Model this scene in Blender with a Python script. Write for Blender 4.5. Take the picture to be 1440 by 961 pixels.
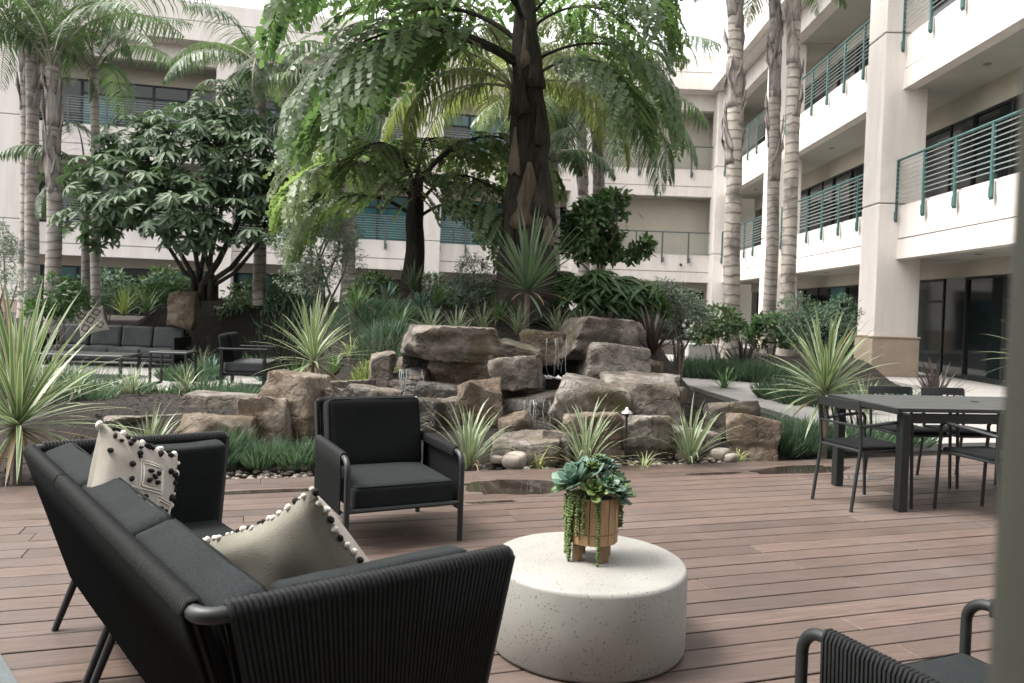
import bpy, bmesh, math, random
import numpy as np
from mathutils import Vector, Matrix, noise
R = math.radians
rnd = random.Random(7)
S = bpy.context.scene
for o in list(bpy.data.objects): bpy.data.objects.remove(o)
C = S.collection
# ---------------------------------------------------------------- camera
H, F = 1.38, 1100.0                      # eye height, focal length in photo pixels
YAW, PITCH, ROLL = R(1.75), R(-1.0), 0.035
SHY = -0.0205
cd = bpy.data.cameras.new('camera'); cam = bpy.data.objects.new('camera', cd); C.objects.link(cam)
cd.sensor_width = 36; cd.lens = 36*F/1440; cd.shift_y = SHY; cd.clip_start = .05; cd.clip_end = 1500
CR = Matrix.Rotation(YAW,3,'Z') @ Matrix.Rotation(R(90)+PITCH,3,'X') @ Matrix.Rotation(ROLL,3,'Z')
cam.matrix_world = Matrix.Translation((0,0,H)) @ CR.to_4x4()
cd.dof.use_dof = True; cd.dof.focus_distance = 3.8; cd.dof.aperture_fstop = 5.6
S.camera = cam
S.render.resolution_x = 1024; S.render.resolution_y = 683
# ---------------------------------------------------------------- sky, sun, exposure
SUN_EL, SUN_AZ = R(60), R(-92)           # azimuth measured from +Y towards +X
w = bpy.data.worlds.new('World'); S.world = w; w.use_nodes = True
nt = w.node_tree; bg = nt.nodes['Background']
sk = nt.nodes.new('ShaderNodeTexSky'); sk.sky_type = 'NISHITA'; sk.sun_disc = False
sk.sun_elevation = SUN_EL; sk.sun_rotation = SUN_AZ; sk.dust_density = 4; sk.air_density = 1.2; sk.ozone_density = 1
hs = nt.nodes.new('ShaderNodeHueSaturation'); hs.inputs['Saturation'].default_value = .12
nt.links.new(sk.outputs[0], hs.inputs['Color'])
mixw = nt.nodes.new('ShaderNodeMix'); mixw.data_type = 'RGBA'; mixw.blend_type = 'MULTIPLY'; mixw.inputs[0].default_value = 1
nt.links.new(hs.outputs[0], mixw.inputs[6]); mixw.inputs[7].default_value = (1.0,.985,.96,1)
nt.links.new(mixw.outputs[2], bg.inputs[0]); bg.inputs[1].default_value = .15
sl = bpy.data.lights.new('sun','SUN'); sl.energy = 1.5; sl.angle = R(20); sl.color = (1,.95,.88)
so = bpy.data.objects.new('sun', sl); C.objects.link(so)
sd = Vector((math.sin(SUN_AZ)*math.cos(SUN_EL), math.cos(SUN_AZ)*math.cos(SUN_EL), math.sin(SUN_EL)))
so.rotation_euler = sd.to_track_quat('Z','Y').to_euler(); so.location = sd*60
S.view_settings.view_transform = 'Standard'; S.view_settings.look = 'None'
S.view_settings.exposure = 1.85; S.view_settings.gamma = 1
S.render.engine = 'CYCLES'
# ---------------------------------------------------------------- photo pixel -> direction / point
def ray(x, y):
    u = (x-720)/F; v = -(y-480.5)/F + SHY*1440/F
    return CR @ Vector((u, v, -1))
def at(x, y, d):                          # the point on the pixel's ray at distance Y = d
    r = ray(x, y); return Vector((0,0,H)) + r*(d/r.y)
def gz(x, y, z=0):                        # where the pixel's ray meets height z
    r = ray(x, y); return Vector((0,0,H)) + r*((z-H)/r.z)
def pxm(d): return d/F                    # metres per photo pixel at distance d
# ---------------------------------------------------------------- materials
MATS = {}
def nodes(name):
    m = bpy.data.materials.new(name); m.use_nodes = True; MATS[name] = m
    t = m.node_tree; return m, t, t.nodes['Principled BSDF']
def N(t, typ, **kw):
    n = t.nodes.new(typ)
    for k, v in kw.items(): setattr(n, k, v)
    return n
def coords(t, world=False):
    if world:
        g = N(t,'ShaderNodeNewGeometry'); return g.outputs['Position']
    tc = N(t,'ShaderNodeTexCoord'); oi = N(t,'ShaderNodeObjectInfo')
    ml = N(t,'ShaderNodeMath', operation='MULTIPLY'); ml.inputs[1].default_value = 57.0
    t.links.new(oi.outputs['Random'], ml.inputs[0])
    ad = N(t,'ShaderNodeVectorMath', operation='ADD')
    t.links.new(tc.outputs['Object'], ad.inputs[0]); t.links.new(ml.outputs[0], ad.inputs[1])
    return ad.outputs[0]
def noise_fac(t, vec, scale, detail=5, lo=.35, hi=.65, rough=.6, stretch=None):
    if stretch:
        mp = N(t,'ShaderNodeMapping'); mp.inputs['Scale'].default_value = stretch
        t.links.new(vec, mp.inputs['Vector']); vec = mp.outputs[0]
    n = N(t,'ShaderNodeTexNoise'); n.inputs['Scale'].default_value = scale
    n.inputs['Detail'].default_value = detail; n.inputs['Roughness'].default_value = rough
    t.links.new(vec, n.inputs['Vector'])
    mr = N(t,'ShaderNodeMapRange'); mr.inputs[1].default_value = lo; mr.inputs[2].default_value = hi
    t.links.new(n.outputs[0], mr.inputs[0]); return mr.outputs[0]
def mix(t, fac, a, b, blend='MIX'):
    m = N(t,'ShaderNodeMix', data_type='RGBA', blend_type=blend)
    for sock, val in ((0,fac),(6,a),(7,b)):
        if isinstance(val, (int,float)): m.inputs[sock].default_value = val
        elif isinstance(val, tuple): m.inputs[sock].default_value = (*val[:3],1)
        else: t.links.new(val, m.inputs[sock])
    return m.outputs[2]
def bump(t, b, h, strength=.3, dist=.01):
    n = N(t,'ShaderNodeBump'); n.inputs['Strength'].default_value = strength; n.inputs['Distance'].default_value = dist
    t.links.new(h, n.inputs['Height']); t.links.new(n.outputs[0], b.inputs['Normal'])
def M(name, c1, c2=None, scale=6, rough=.6, bstr=.2, bscale=60, bdist=.004, world=False, spec=.4, stretch=None, metal=0, rand=0, dirt=None):
    m, t, b = nodes(name)
    v = coords(t, world)
    c2 = c2 or tuple(x*.8 for x in c1)
    col = mix(t, noise_fac(t, v, scale, stretch=stretch), c1, c2)
    if dirt: col = mix(t, noise_fac(t, v, dirt[0], lo=dirt[2], hi=dirt[2]+.18), col, dirt[1])
    if rand:
        oi = N(t,'ShaderNodeObjectInfo'); mr = N(t,'ShaderNodeMapRange')
        mr.inputs[3].default_value = 1-rand; mr.inputs[4].default_value = 1+rand
        t.links.new(oi.outputs['Random'], mr.inputs[0])
        col = mix(t, 1.0, col, mr.outputs[0], 'MULTIPLY')
    t.links.new(col, b.inputs['Base Color'])
    b.inputs['Roughness'].default_value = rough; b.inputs['Specular IOR Level'].default_value = spec; b.inputs['Metallic'].default_value = metal
    if bstr: bump(t, b, noise_fac(t, v, bscale, 4, 0, 1, stretch=stretch), bstr, bdist)
    return m
def leafM(name, c1, c2, rough=.42, trans=.35, tcol=None, spec=.45):
    m, t, b = nodes(name)
    g = N(t,'ShaderNodeNewGeometry')
    oi = N(t,'ShaderNodeObjectInfo')
    ad = N(t,'ShaderNodeMath', operation='ADD'); t.links.new(g.outputs['Random Per Island'], ad.inputs[0]); t.links.new(oi.outputs['Random'], ad.inputs[1])
    hf = N(t,'ShaderNodeMath', operation='MULTIPLY'); hf.inputs[1].default_value = .5; t.links.new(ad.outputs[0], hf.inputs[0])
    nf = noise_fac(t, g.outputs['Position'], 1.1, 3)
    f = N(t,'ShaderNodeMath', operation='MULTIPLY_ADD'); f.inputs[1].default_value = .55
    h2 = N(t,'ShaderNodeMath', operation='MULTIPLY'); h2.inputs[1].default_value = .45; t.links.new(nf, h2.inputs[0])
    t.links.new(hf.outputs[0], f.inputs[0]); t.links.new(h2.outputs[0], f.inputs[2])
    col = mix(t, f.outputs[0], c1, c2)
    t.links.new(col, b.inputs['Base Color']); b.inputs['Roughness'].default_value = rough; b.inputs['Specular IOR Level'].default_value = spec
    tr = N(t,'ShaderNodeBsdfTranslucent'); t.links.new(mix(t, 1.0, col, tcol or (1.3,1.42,.95), 'MULTIPLY'), tr.inputs[0])
    ms = N(t,'ShaderNodeMixShader'); ms.inputs[0].default_value = trans
    t.links.new(b.outputs[0], ms.inputs[1]); t.links.new(tr.outputs[0], ms.inputs[2])
    t.links.new(ms.outputs[0], t.nodes['Material Output'].inputs[0]); return m
# setting
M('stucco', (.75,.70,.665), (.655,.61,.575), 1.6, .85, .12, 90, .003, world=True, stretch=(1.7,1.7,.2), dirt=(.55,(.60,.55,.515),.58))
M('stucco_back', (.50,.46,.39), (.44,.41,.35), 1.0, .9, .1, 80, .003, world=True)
M('stone_base', (.40,.32,.25), (.33,.265,.21), 2.0, .85, .2, 60, .004, world=True)
M('joint', (.20,.19,.18), None, 3, .9, 0)
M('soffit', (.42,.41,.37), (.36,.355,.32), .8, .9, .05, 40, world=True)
M('teal_metal', (.050,.125,.120), (.036,.095,.092), 8, .5, 0, spec=.5, dirt=(3,(.085,.155,.145),.6))
M('grey_metal', (.10,.12,.12), None, 8, .45, 0)
M('bar_metal', (.42,.46,.45), (.34,.39,.38), 8, .4, 0, metal=.3)
M('dark_frame', (.012,.015,.015), None, 6, .5, 0)
m, t, b = nodes('dark_glass'); b.inputs['Base Color'].default_value = (.010,.016,.016,1); b.inputs['Roughness'].default_value = .06; b.inputs['Specular IOR Level'].default_value = .5
bump(t, b, noise_fac(t, coords(t, True), .6, 2, 0, 1), .05, .05)
m, t, b = nodes('teal_glass'); t.links.new(mix(t, noise_fac(t, coords(t, True), .5, 2), (.03,.105,.115), (.06,.185,.195)), b.inputs['Base Color']); b.inputs['Roughness'].default_value = .08
M('mulch', (.019,.0135,.010), (.009,.007,.0055), 14, .95, 1.0, 45, .03, world=True, dirt=(5,(.042,.031,.024),.58))
M('concrete', (.28,.27,.258), (.24,.232,.222), 1.6, .8, .12, 70, .002, world=True, dirt=(.8,(.24,.23,.22),.6))
M('rug', (.10,.115,.12), None, 30, .95, .4, 300, .002)
M('underdeck', (.02,.018,.016), None, 5, .95, 0)
# deck boards: long grain, each board its own tone
m, t, b = nodes('deck_wood')
v = coords(t); oi = N(t,'ShaderNodeObjectInfo')
g1 = noise_fac(t, v, 3.0, 6, .3, .7, .65, (1.2,26,4)); g2 = noise_fac(t, v, 1.3, 3, .35, .7)
tone = mix(t, oi.outputs['Random'], (.140,.101,.085), (.080,.057,.048))
col = mix(t, g1, tone, (.058,.043,.037)); col = mix(t, 1.0, col, mix(t, g2, (1.16,1.12,1.1), (.86,.87,.88)), 'MULTIPLY')
wn = noise_fac(t, coords(t, True), .55, 4, .5, .68)
col = mix(t, wn, col, mix(t, .35, col, (.17,.145,.132)))
t.links.new(col, b.inputs['Base Color'])
mr = N(t,'ShaderNodeMapRange'); mr.inputs[3].default_value = .38; mr.inputs[4].default_value = .62; t.links.new(g2, mr.inputs[0]); t.links.new(mr.outputs[0], b.inputs['Roughness'])
b.inputs['Specular IOR Level'].default_value = .35
bump(t, b, g1, .35, .003)
m, t, b = nodes('puddle'); b.inputs['Base Color'].default_value = (.022,.016,.014,1); b.inputs['Roughness'].default_value = .04; b.inputs['Specular IOR Level'].default_value = .6
# rocks
def rockM(name, c1, c2, c3, rough, wet=0):
    m, t, b = nodes(name); v = coords(t)
    a = noise_fac(t, v, 1.6, 6, .35, .66, .65); a2 = noise_fac(t, v, 7, 7, .3, .72, .7); a3 = noise_fac(t, v, 2.6, 4, .5, .62)
    vo = N(t,'ShaderNodeTexVoronoi', feature='DISTANCE_TO_EDGE'); vo.inputs['Scale'].default_value = 2.1
    wv = N(t,'ShaderNodeVectorMath', operation='ADD'); nz = N(t,'ShaderNodeTexNoise'); nz.inputs['Scale'].default_value = 2.2; nz.inputs['Detail'].default_value = 4
    t.links.new(v, nz.inputs['Vector']); t.links.new(v, wv.inputs[0]); t.links.new(nz.outputs['Color'], wv.inputs[1]); t.links.new(wv.outputs[0], vo.inputs['Vector'])
    cr = N(t,'ShaderNodeMapRange'); cr.inputs[1].default_value = 0; cr.inputs[2].default_value = .035; t.links.new(vo.outputs[0], cr.inputs[0])
    col = mix(t, a, c1, c2); col = mix(t, a3, col, c3); col = mix(t, 1.0, col, mix(t, a2, (.5,.5,.5), (1.3,1.28,1.26)), 'MULTIPLY')
    col = mix(t, noise_fac(t, v, 1.1, 4, .56, .70), col, (.085,.075,.035))
    col = mix(t, cr.outputs[0], mix(t, .35, col, (.03,.026,.022)), col)
    t.links.new(col, b.inputs['Base Color']); b.inputs['Roughness'].default_value = rough; b.inputs['Specular IOR Level'].default_value = .35+.3*wet
    hsum = N(t,'ShaderNodeMath', operation='MULTIPLY_ADD'); hsum.inputs[1].default_value = .35; t.links.new(cr.outputs[0], hsum.inputs[0]); t.links.new(a2, hsum.inputs[2])
    bump(t, b, hsum.outputs[0], .9, .03); return m
rockM('rock_dry', (.172,.149,.126), (.070,.060,.050), (.26,.237,.213), .85)
rockM('rock_tan', (.165,.125,.092), (.08,.059,.042), (.22,.185,.15), .85)
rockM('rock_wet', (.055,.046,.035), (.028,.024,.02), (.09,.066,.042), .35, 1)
M('pebble', (.30,.26,.22), (.20,.18,.16), 9, .7, .15, 60, rand=.35)
m, t, b = nodes('waterfall'); b.inputs['Base Color'].default_value = (.45,.50,.50,1); b.inputs['Roughness'].default_value = .12; b.inputs['Transmission Weight'].default_value = .6; b.inputs['IOR'].default_value = 1.2
m, t, b = nodes('foam'); b.inputs['Base Color'].default_value = (.8,.82,.82,1); b.inputs['Roughness'].default_value = .4
m, t, b = nodes('pond'); b.inputs['Base Color'].default_value = (.018,.022,.016,1); b.inputs['Roughness'].default_value = .05
bump(t, b, noise_fac(t, coords(t), 9, 3, 0, 1), .3, .02)
# furniture
def fabricM(name, c, c2, sc=190, weave=.5):
    m, t, b = nodes(name); v = coords(t)
    f = noise_fac(t, v, sc, 2, .3, .7); g = noise_fac(t, v, 5, 4, .3, .7)
    col = mix(t, f, c, c2); col = mix(t, 1.0, col, mix(t, g, (.88,.88,.88), (1.12,1.12,1.12)), 'MULTIPLY')
    t.links.new(col, b.inputs['Base Color']); b.inputs['Roughness'].default_value = .92; b.inputs['Specular IOR Level'].default_value = .12
    b.inputs['Sheen Weight'].default_value = .02
    bump(t, b, f, weave, .0015); return m
fabricM('fabric_charcoal', (.0195,.023,.0245), (.007,.0083,.009))
fabricM('fabric_black', (.0085,.0098,.010), (.005,.006,.0063))
fabricM('fabric_grey', (.085,.09,.094), (.06,.064,.067))
fabricM('canvas', (.36,.33,.295), (.29,.268,.238), 260, .5)
fabricM('canvas_back', (.21,.20,.168), (.165,.16,.133), 260, .5)
fabricM('yarn_white', (.62,.58,.53), (.5,.47,.43), 200, .6)
fabricM('yarn_black', (.025,.022,.022), (.015,.014,.014), 200, .6)
M('rope', (.010,.012,.012), (.006,.007,.007), 60, .75, .5, 300, .001, spec=.2)
M('frame_dark', (.010,.013,.013), (.007,.009,.009), 20, .5, .05, 200, .0005, spec=.5)
M('table_dark', (.035,.040,.040), (.025,.028,.028), 6, .38, .08, 120, .001, spec=.5)
# terrazzo drum: cream ground with dark and tan chips
m, t, b = nodes('terrazzo'); v = coords(t)
def chips(sc, thr):
    vo = N(t,'ShaderNodeTexVoronoi'); vo.inputs['Scale'].default_value = sc; t.links.new(v, vo.inputs['Vector'])
    mr = N(t,'ShaderNodeMapRange'); mr.inputs[1].default_value = thr; mr.inputs[2].default_value = thr*.75; t.links.new(vo.outputs['Distance'], mr.inputs[0])
    return mr.outputs[0], vo.outputs['Color']
f1, c1 = chips(62, .23); f2, c2 = chips(110, .24)
gate = noise_fac(t, v, 14, 3, .42, .52)
mm = N(t,'ShaderNodeMath', operation='MULTIPLY'); t.links.new(f1, mm.inputs[0]); t.links.new(gate, mm.inputs[1])
col = mix(t, noise_fac(t, v, 4, 5), (.262,.258,.240), (.215,.212,.196))
col = mix(t, f2, col, (.20,.185,.16)); col = mix(t, mm.outputs[0], col, (.11,.085,.065))
t.links.new(col, b.inputs['Base Color']); b.inputs['Roughness'].default_value = .55; bump(t, b, mm.outputs[0], -.2, .002)
M('wood_pot', (.40,.26,.14), (.27,.165,.085), 5, .6, .3, 30, .002, stretch=(8,8,.7), rand=.15)
M('wood_leg', (.24,.145,.075), (.15,.09,.05), 5, .6, .3, 30, .002, stretch=(8,8,.7))
M('white_paint', (.72,.71,.68), None, 4, .5, 0)
M('lamp_metal', (.02,.02,.02), None, 9, .4, 0); M('lamp_cap', (.45,.43,.40), (.36,.34,.32), 9, .3, 0, metal=.7)
M('post_paint', (.022,.023,.015), (.018,.019,.013), 2, .8, .1, 40)
# plants
leafM('leaf_green', (.035,.078,.028), (.085,.15,.055))
leafM('leaf_deep', (.048,.088,.050), (.13,.185,.108), rough=.5, trans=.28)
leafM('leaf_fish', (.055,.10,.046), (.14,.205,.09), trans=.5)
leafM('leaf_fish2', (.085,.13,.055), (.185,.235,.105), trans=.5)
leafM('leaf_yellow', (.11,.135,.05), (.22,.24,.095), trans=.45)
leafM('leaf_palm', (.045,.085,.040), (.13,.18,.095), trans=.3)
leafM('leaf_olive', (.10,.14,.10), (.26,.31,.25), rough=.5, trans=.2, tcol=(1.2,1.3,1.0))
leafM('leaf_gloss', (.055,.11,.048), (.14,.215,.09), rough=.28, trans=.2)
leafM('leaf_cover', (.045,.085,.055), (.11,.17,.105), rough=.6, trans=.25)
leafM('leaf_agave', (.05,.11,.085), (.11,.19,.15), rough=.5, trans=.1)
leafM('leaf_bronze', (.035,.030,.030), (.075,.060,.052), rough=.45, trans=.15, tcol=(1.2,1,.9))
leafM('blade_green', (.060,.115,.050), (.13,.20,.085), rough=.42, trans=.25)
leafM('blade_grey', (.085,.135,.085), (.15,.21,.13), rough=.45, trans=.25)
leafM('blade_cream', (.27,.30,.185), (.42,.43,.29), rough=.5, trans=.25, tcol=(1,1,.9))
leafM('blade_lime', (.20,.26,.08), (.34,.38,.13), rough=.5, trans=.25)
leafM('succulent', (.045,.10,.072), (.095,.165,.112), rough=.4, trans=.1)
leafM('succulent_lime', (.075,.125,.034), (.15,.21,.065), rough=.45, trans=.15)
leafM('leaf_dead', (.14,.10,.055), (.26,.19,.11), trans=.15, tcol=(1,.9,.7))
M('mulch_chip', (.055,.038,.027), (.02,.014,.011), 5, .95, 0)
leafM('flower_white', (.7,.7,.66), (.8,.8,.76), trans=.2, tcol=(1,1,1))
M('bark_dark', (.060,.050,.040), (.022,.018,.015), 5, .95, 1.0, 22, .05, stretch=(4,4,.45), dirt=(2.5,(.085,.075,.062),.56))
M('bark_sheath', (.13,.098,.07), (.055,.042,.03), 5, .8, .5, 14, .015, stretch=(4,4,.4))
M('bark_tan', (.17,.14,.115), (.10,.08,.065), 5, .9, .6, 20, .02)
def palmbarkM(name, c1, c2, ring, f):
    m, t, b = nodes(name); v = coords(t); tc = N(t,'ShaderNodeTexCoord'); sx = N(t,'ShaderNodeSeparateXYZ'); t.links.new(tc.outputs['Object'], sx.inputs[0])
    nz = N(t,'ShaderNodeTexNoise'); nz.inputs['Scale'].default_value = 1.7; t.links.new(v, nz.inputs['Vector'])
    a = N(t,'ShaderNodeMath', operation='MULTIPLY_ADD'); a.inputs[1].default_value = .30; t.links.new(nz.outputs[0], a.inputs[0]); t.links.new(sx.outputs['Z'], a.inputs[2])
    b2 = N(t,'ShaderNodeMath', operation='MULTIPLY'); b2.inputs[1].default_value = f; t.links.new(a.outputs[0], b2.inputs[0])
    fr = N(t,'ShaderNodeMath', operation='FRACT'); t.links.new(b2.outputs[0], fr.inputs[0])
    mr = N(t,'ShaderNodeMapRange'); mr.inputs[1].default_value = .72; mr.inputs[2].default_value = .95; t.links.new(fr.outputs[0], mr.inputs[0])
    col = mix(t, noise_fac(t, v, 5, 6), c1, c2); col = mix(t, mr.outputs[0], col, ring); col = mix(t, noise_fac(t, v, 2.2, 4, .5, .7), col, (.11,.10,.09))
    t.links.new(col, b.inputs['Base Color']); b.inputs['Roughness'].default_value = .9; bump(t, b, noise_fac(t, v, 22, 5, 0, 1), .4, .01)
palmbarkM('bark_palm', (.36,.33,.30), (.25,.225,.205), (.13,.11,.10), 6.0)
palmbarkM('bark_band', (.40,.37,.33), (.30,.27,.24), (.12,.085,.07), 4.4)
palmbarkM('bark_grey', (.21,.195,.18), (.14,.13,.12), (.08,.07,.065), 5.0)
M('husk', (.38,.345,.32), (.20,.175,.16), 3, .85, .8, 14, .03, stretch=(6,6,.5), dirt=(4,(.10,.08,.065),.56))
M('petiole', (.30,.29,.22), (.20,.20,.14), 5, .6, 0)
M('stem_green', (.07,.10,.04), (.05,.07,.03), 5, .6, 0)
# ---------------------------------------------------------------- mesh helpers
def finish(name, me, mat, parent=None, smooth=True, angle=38, loc=None):
    mats = mat if isinstance(mat, (list,tuple)) else [mat]
    for q in mats: me.materials.append(MATS[q])
    if smooth and len(me.polygons):
        me.polygons.foreach_set('use_smooth', [True]*len(me.polygons)); me.set_sharp_from_angle(angle=R(angle))
    o = bpy.data.objects.new(name, me); C.objects.link(o)
    if parent: o.parent = parent
    if loc is not None: o.location = loc
    return o
class MB:
    def __init__(s): s.v = []; s.f = []; s.m = []
    def add(s, v, f, mi=0):
        n = len(s.v); s.v += [tuple(p) for p in v]; s.f += [tuple(i+n for i in q) for q in f]; s.m += [mi]*len(f); return s
    def box(s, c, d, Rm=None, mi=0):
        c = Vector(c); vs = []
        for k in range(8):
            p = Vector(((k&1)-.5, ((k>>1)&1)-.5, ((k>>2)&1)-.5)); p = Vector((p.x*d[0], p.y*d[1], p.z*d[2]))
            vs.append(c + (Rm @ p if Rm else p))
        return s.add(vs, [(0,2,3,1),(4,5,7,6),(0,1,5,4),(2,6,7,3),(0,4,6,2),(1,3,7,5)], mi)
    def bx(s, x0, x1, y0, y1, z0, z1, mi=0): return s.box(((x0+x1)/2,(y0+y1)/2,(z0+z1)/2), (abs(x1-x0),abs(y1-y0),abs(z1-z0)), None, mi)
    def cbox(s, c, d, b=.004, Rm=None, mi=0):          # box with chamfered edges
        c = Vector(c); h = [q/2 for q in d]; b = min(b, min(h)*.9); idx = {}; vs = []
        for sx in (-1,1):
            for sy in (-1,1):
                for sz in (-1,1):
                    for ax in range(3):
                        p = [sx*(h[0]-b), sy*(h[1]-b), sz*(h[2]-b)]; p[ax] = (sx,sy,sz)[ax]*h[ax]
                        p = Vector(p); idx[sx,sy,sz,ax] = len(vs); vs.append(c + (Rm @ p if Rm else p))
        fs = []
        def I(sg, ax): return idx[sg[0],sg[1],sg[2],ax]
        for ax in range(3):
            o1, o2 = (ax+1)%3, (ax+2)%3
            for sg in (-1,1):
                q = []
                for a, bb in ((-1,-1),(1,-1),(1,1),(-1,1)):
                    t3 = [0,0,0]; t3[ax] = sg; t3[o1] = a; t3[o2] = bb; q.append(I(t3, ax))
                fs.append(q if sg > 0 else q[::-1])
            for a in (-1,1):
                for bb in (-1,1):
                    t1 = [0,0,0]; t1[o1] = a; t1[o2] = bb; t2 = t1[:]; t1[ax] = -1; t2[ax] = 1
                    q = [I(t1,o1), I(t2,o1), I(t2,o2), I(t1,o2)]; fs.append(q if a*bb > 0 else q[::-1])
        for sx in (-1,1):
            for sy in (-1,1):
                for sz in (-1,1):
                    q = [idx[sx,sy,sz,k] for k in range(3)]; fs.append(q if sx*sy*sz > 0 else q[::-1])
        return s.add(vs, fs, mi)
    def tube(s, path, r, n=8, caps=True, mi=0, flat=1.0, up=None):
        P = [Vector(p) for p in path]; m = len(P); rs = r if isinstance(r, (list,tuple)) else [r]*m
        T = [(P[min(i+1,m-1)]-P[max(i-1,0)]).normalized() for i in range(m)]
        a = up or (Vector((0,0,1)) if abs(T[0].z) < .9 else Vector((1,0,0)))
        nv = (a - T[0]*a.dot(T[0])).normalized(); vs = []; fs = []
        for i in range(m):
            if i:
                nv = nv - T[i]*nv.dot(T[i]); nv = nv.normalized() if nv.length > 1e-6 else T[i].orthogonal().normalized()
            bv = T[i].cross(nv)
            for k in range(n):
                an = 2*math.pi*k/n; vs.append(P[i] + (nv*math.cos(an)*flat + bv*math.sin(an))*rs[i])
        for i in range(m-1):
            for k in range(n): fs.append((i*n+k, i*n+(k+1)%n, (i+1)*n+(k+1)%n, (i+1)*n+k))
        if caps: fs.append(tuple(range(n))[::-1]); fs.append(tuple((m-1)*n+k for k in range(n)))
        return s.add(vs, fs, mi)
    def lathe(s, prof, n=32, c=(0,0,0), mi=0):
        vs = [(c[0]+r*math.cos(2*math.pi*k/n), c[1]+r*math.sin(2*math.pi*k/n), c[2]+z) for r, z in prof for k in range(n)]
        fs = [(i*n+k, i*n+(k+1)%n, (i+1)*n+(k+1)%n, (i+1)*n+k) for i in range(len(prof)-1) for k in range(n)]
        fs += [tuple(range(n))[::-1], tuple((len(prof)-1)*n+k for k in range(n))]
        return s.add(vs, fs, mi)
    def prism(s, poly, z0, z1, mi=0):
        n = len(poly); vs = [(p[0],p[1],z0) for p in poly]+[(p[0],p[1],z1) for p in poly]
        return s.add(vs, [tuple(range(n))[::-1], tuple(range(n,2*n))]+[(k,(k+1)%n,n+(k+1)%n,n+k) for k in range(n)], mi)
    def mesh(s, name):
        me = bpy.data.meshes.new(name); me.from_pydata(s.v, [], s.f)
        if any(s.m): me.polygons.foreach_set('material_index', s.m)
        me.update(); return me
    def build(s, name, mat, parent=None, smooth=True, angle=38, loc=None): return finish(name, s.mesh(name), mat, parent, smooth, angle, loc)
def thing(name, label, cat, loc=(0,0,0), rz=0, group=None):
    o = bpy.data.objects.new(name, None); C.objects.link(o); o.location = loc; o.rotation_euler = (0,0,rz); o.empty_display_size = .1
    return tag(o, label, cat, group)
def tag(o, label, cat, group=None):
    o['label'] = label; o['category'] = cat
    if group: o['group'] = group
    return o
def struct(o): o['kind'] = 'structure'; return o
def stuff(o): o['kind'] = 'stuff'; return o
def inst(name, me, parent, loc=(0,0,0), rot=(0,0,0), sc=1):
    o = bpy.data.objects.new(name, me); C.objects.link(o); o.parent = parent; o.location = loc; o.rotation_euler = rot
    o.scale = (sc,)*3 if isinstance(sc,(int,float)) else sc; return o
def copy_tree(o, parent=None):
    c = o.copy(); C.objects.link(c); c.parent = parent
    for ch in list(o.children): copy_tree(ch, c)
    return c
# leaf instancer: many small leaves as one mesh
TPL = {
 'rhomb': ([(0,0,0),(.45,.5,.07),(1,0,-.04),(.45,-.5,.07)], [(0,1,2),(0,2,3)]),
 'ell': ([(0,0,0),(.3,.42,.05),(.72,.40,.02),(1,0,-.1),(.72,-.40,.02),(.3,-.42,.05),(.5,0,-.02)], [(0,6,1),(1,6,2),(2,6,3),(3,6,4),(4,6,5),(5,6,0)]),
 'wedge': ([(0,0,0),(.5,.20,.04),(.80,.47,.0),(.90,.30,-.03),(1,.12,-.08),(.86,-.12,-.04),(.72,-.36,.0),(.42,-.17,.04)], [(0,1,7),(1,2,3),(1,3,5,7),(3,4,5),(7,5,6)]),
 'blade': ([(0,.35,0),(0,-.35,0),(.35,.5,.02),(.35,-.5,.02),(.7,.38,-.10),(.7,-.38,-.10),(1,0,-.34)], [(0,1,3,2),(2,3,5,4),(4,5,6)]),
 'spike': ([(0,.5,0),(0,-.5,0),(.5,.42,.02),(.5,-.42,.02),(1,0,0)], [(0,1,3,2),(2,3,4)]),
}
def leaves(name, tpl, P, X, Z, L, W, mat, parent=None):
    tv, tf = TPL[tpl]; P, X, Z = (np.array(a, dtype=float) for a in (P, X, Z)); n = len(P)
    L = np.broadcast_to(np.array(L, dtype=float), (n,)); W = np.broadcast_to(np.array(W, dtype=float), (n,))
    X /= np.linalg.norm(X, axis=1)[:,None]+1e-9; Y = np.cross(Z, X); Y /= np.linalg.norm(Y, axis=1)[:,None]+1e-9; Z = np.cross(X, Y)
    T = np.array(tv, dtype=float); k = len(tv)
    V = P[:,None,:] + (L[:,None]*T[None,:,0])[:,:,None]*X[:,None,:] + (W[:,None]*T[None,:,1])[:,:,None]*Y[:,None,:] + (L[:,None]*T[None,:,2])[:,:,None]*Z[:,None,:]
    lens = np.array([len(q) for q in tf]); flat = np.concatenate([np.array(q) for q in tf])
    loops = (np.arange(n)[:,None]*k + flat[None,:]).ravel(); tot = np.tile(lens, n); st = np.concatenate([[0], np.cumsum(tot)[:-1]])
    me = bpy.data.meshes.new(name); me.vertices.add(n*k); me.vertices.foreach_set('co', V.ravel())
    me.loops.add(len(loops)); me.loops.foreach_set('vertex_index', loops.astype(np.int32))
    me.polygons.add(len(tot)); me.polygons.foreach_set('loop_start', st.astype(np.int32)); me.polygons.foreach_set('loop_total', tot.astype(np.int32))
    me.update(calc_edges=True); me.validate()
    if parent is False: me.materials.append(MATS[mat]); return me
    return finish(name, me, mat, parent, smooth=False)
def rv(s=1): 
    while True:
        p = Vector((rnd.uniform(-1,1), rnd.uniform(-1,1), rnd.uniform(-1,1)))
        if .05 < p.length < 1: return p*s
def sstep(a, b, x):
    t = max(0., min(1., (x-a)/(b-a))); return t*t*(3-2*t)
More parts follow.
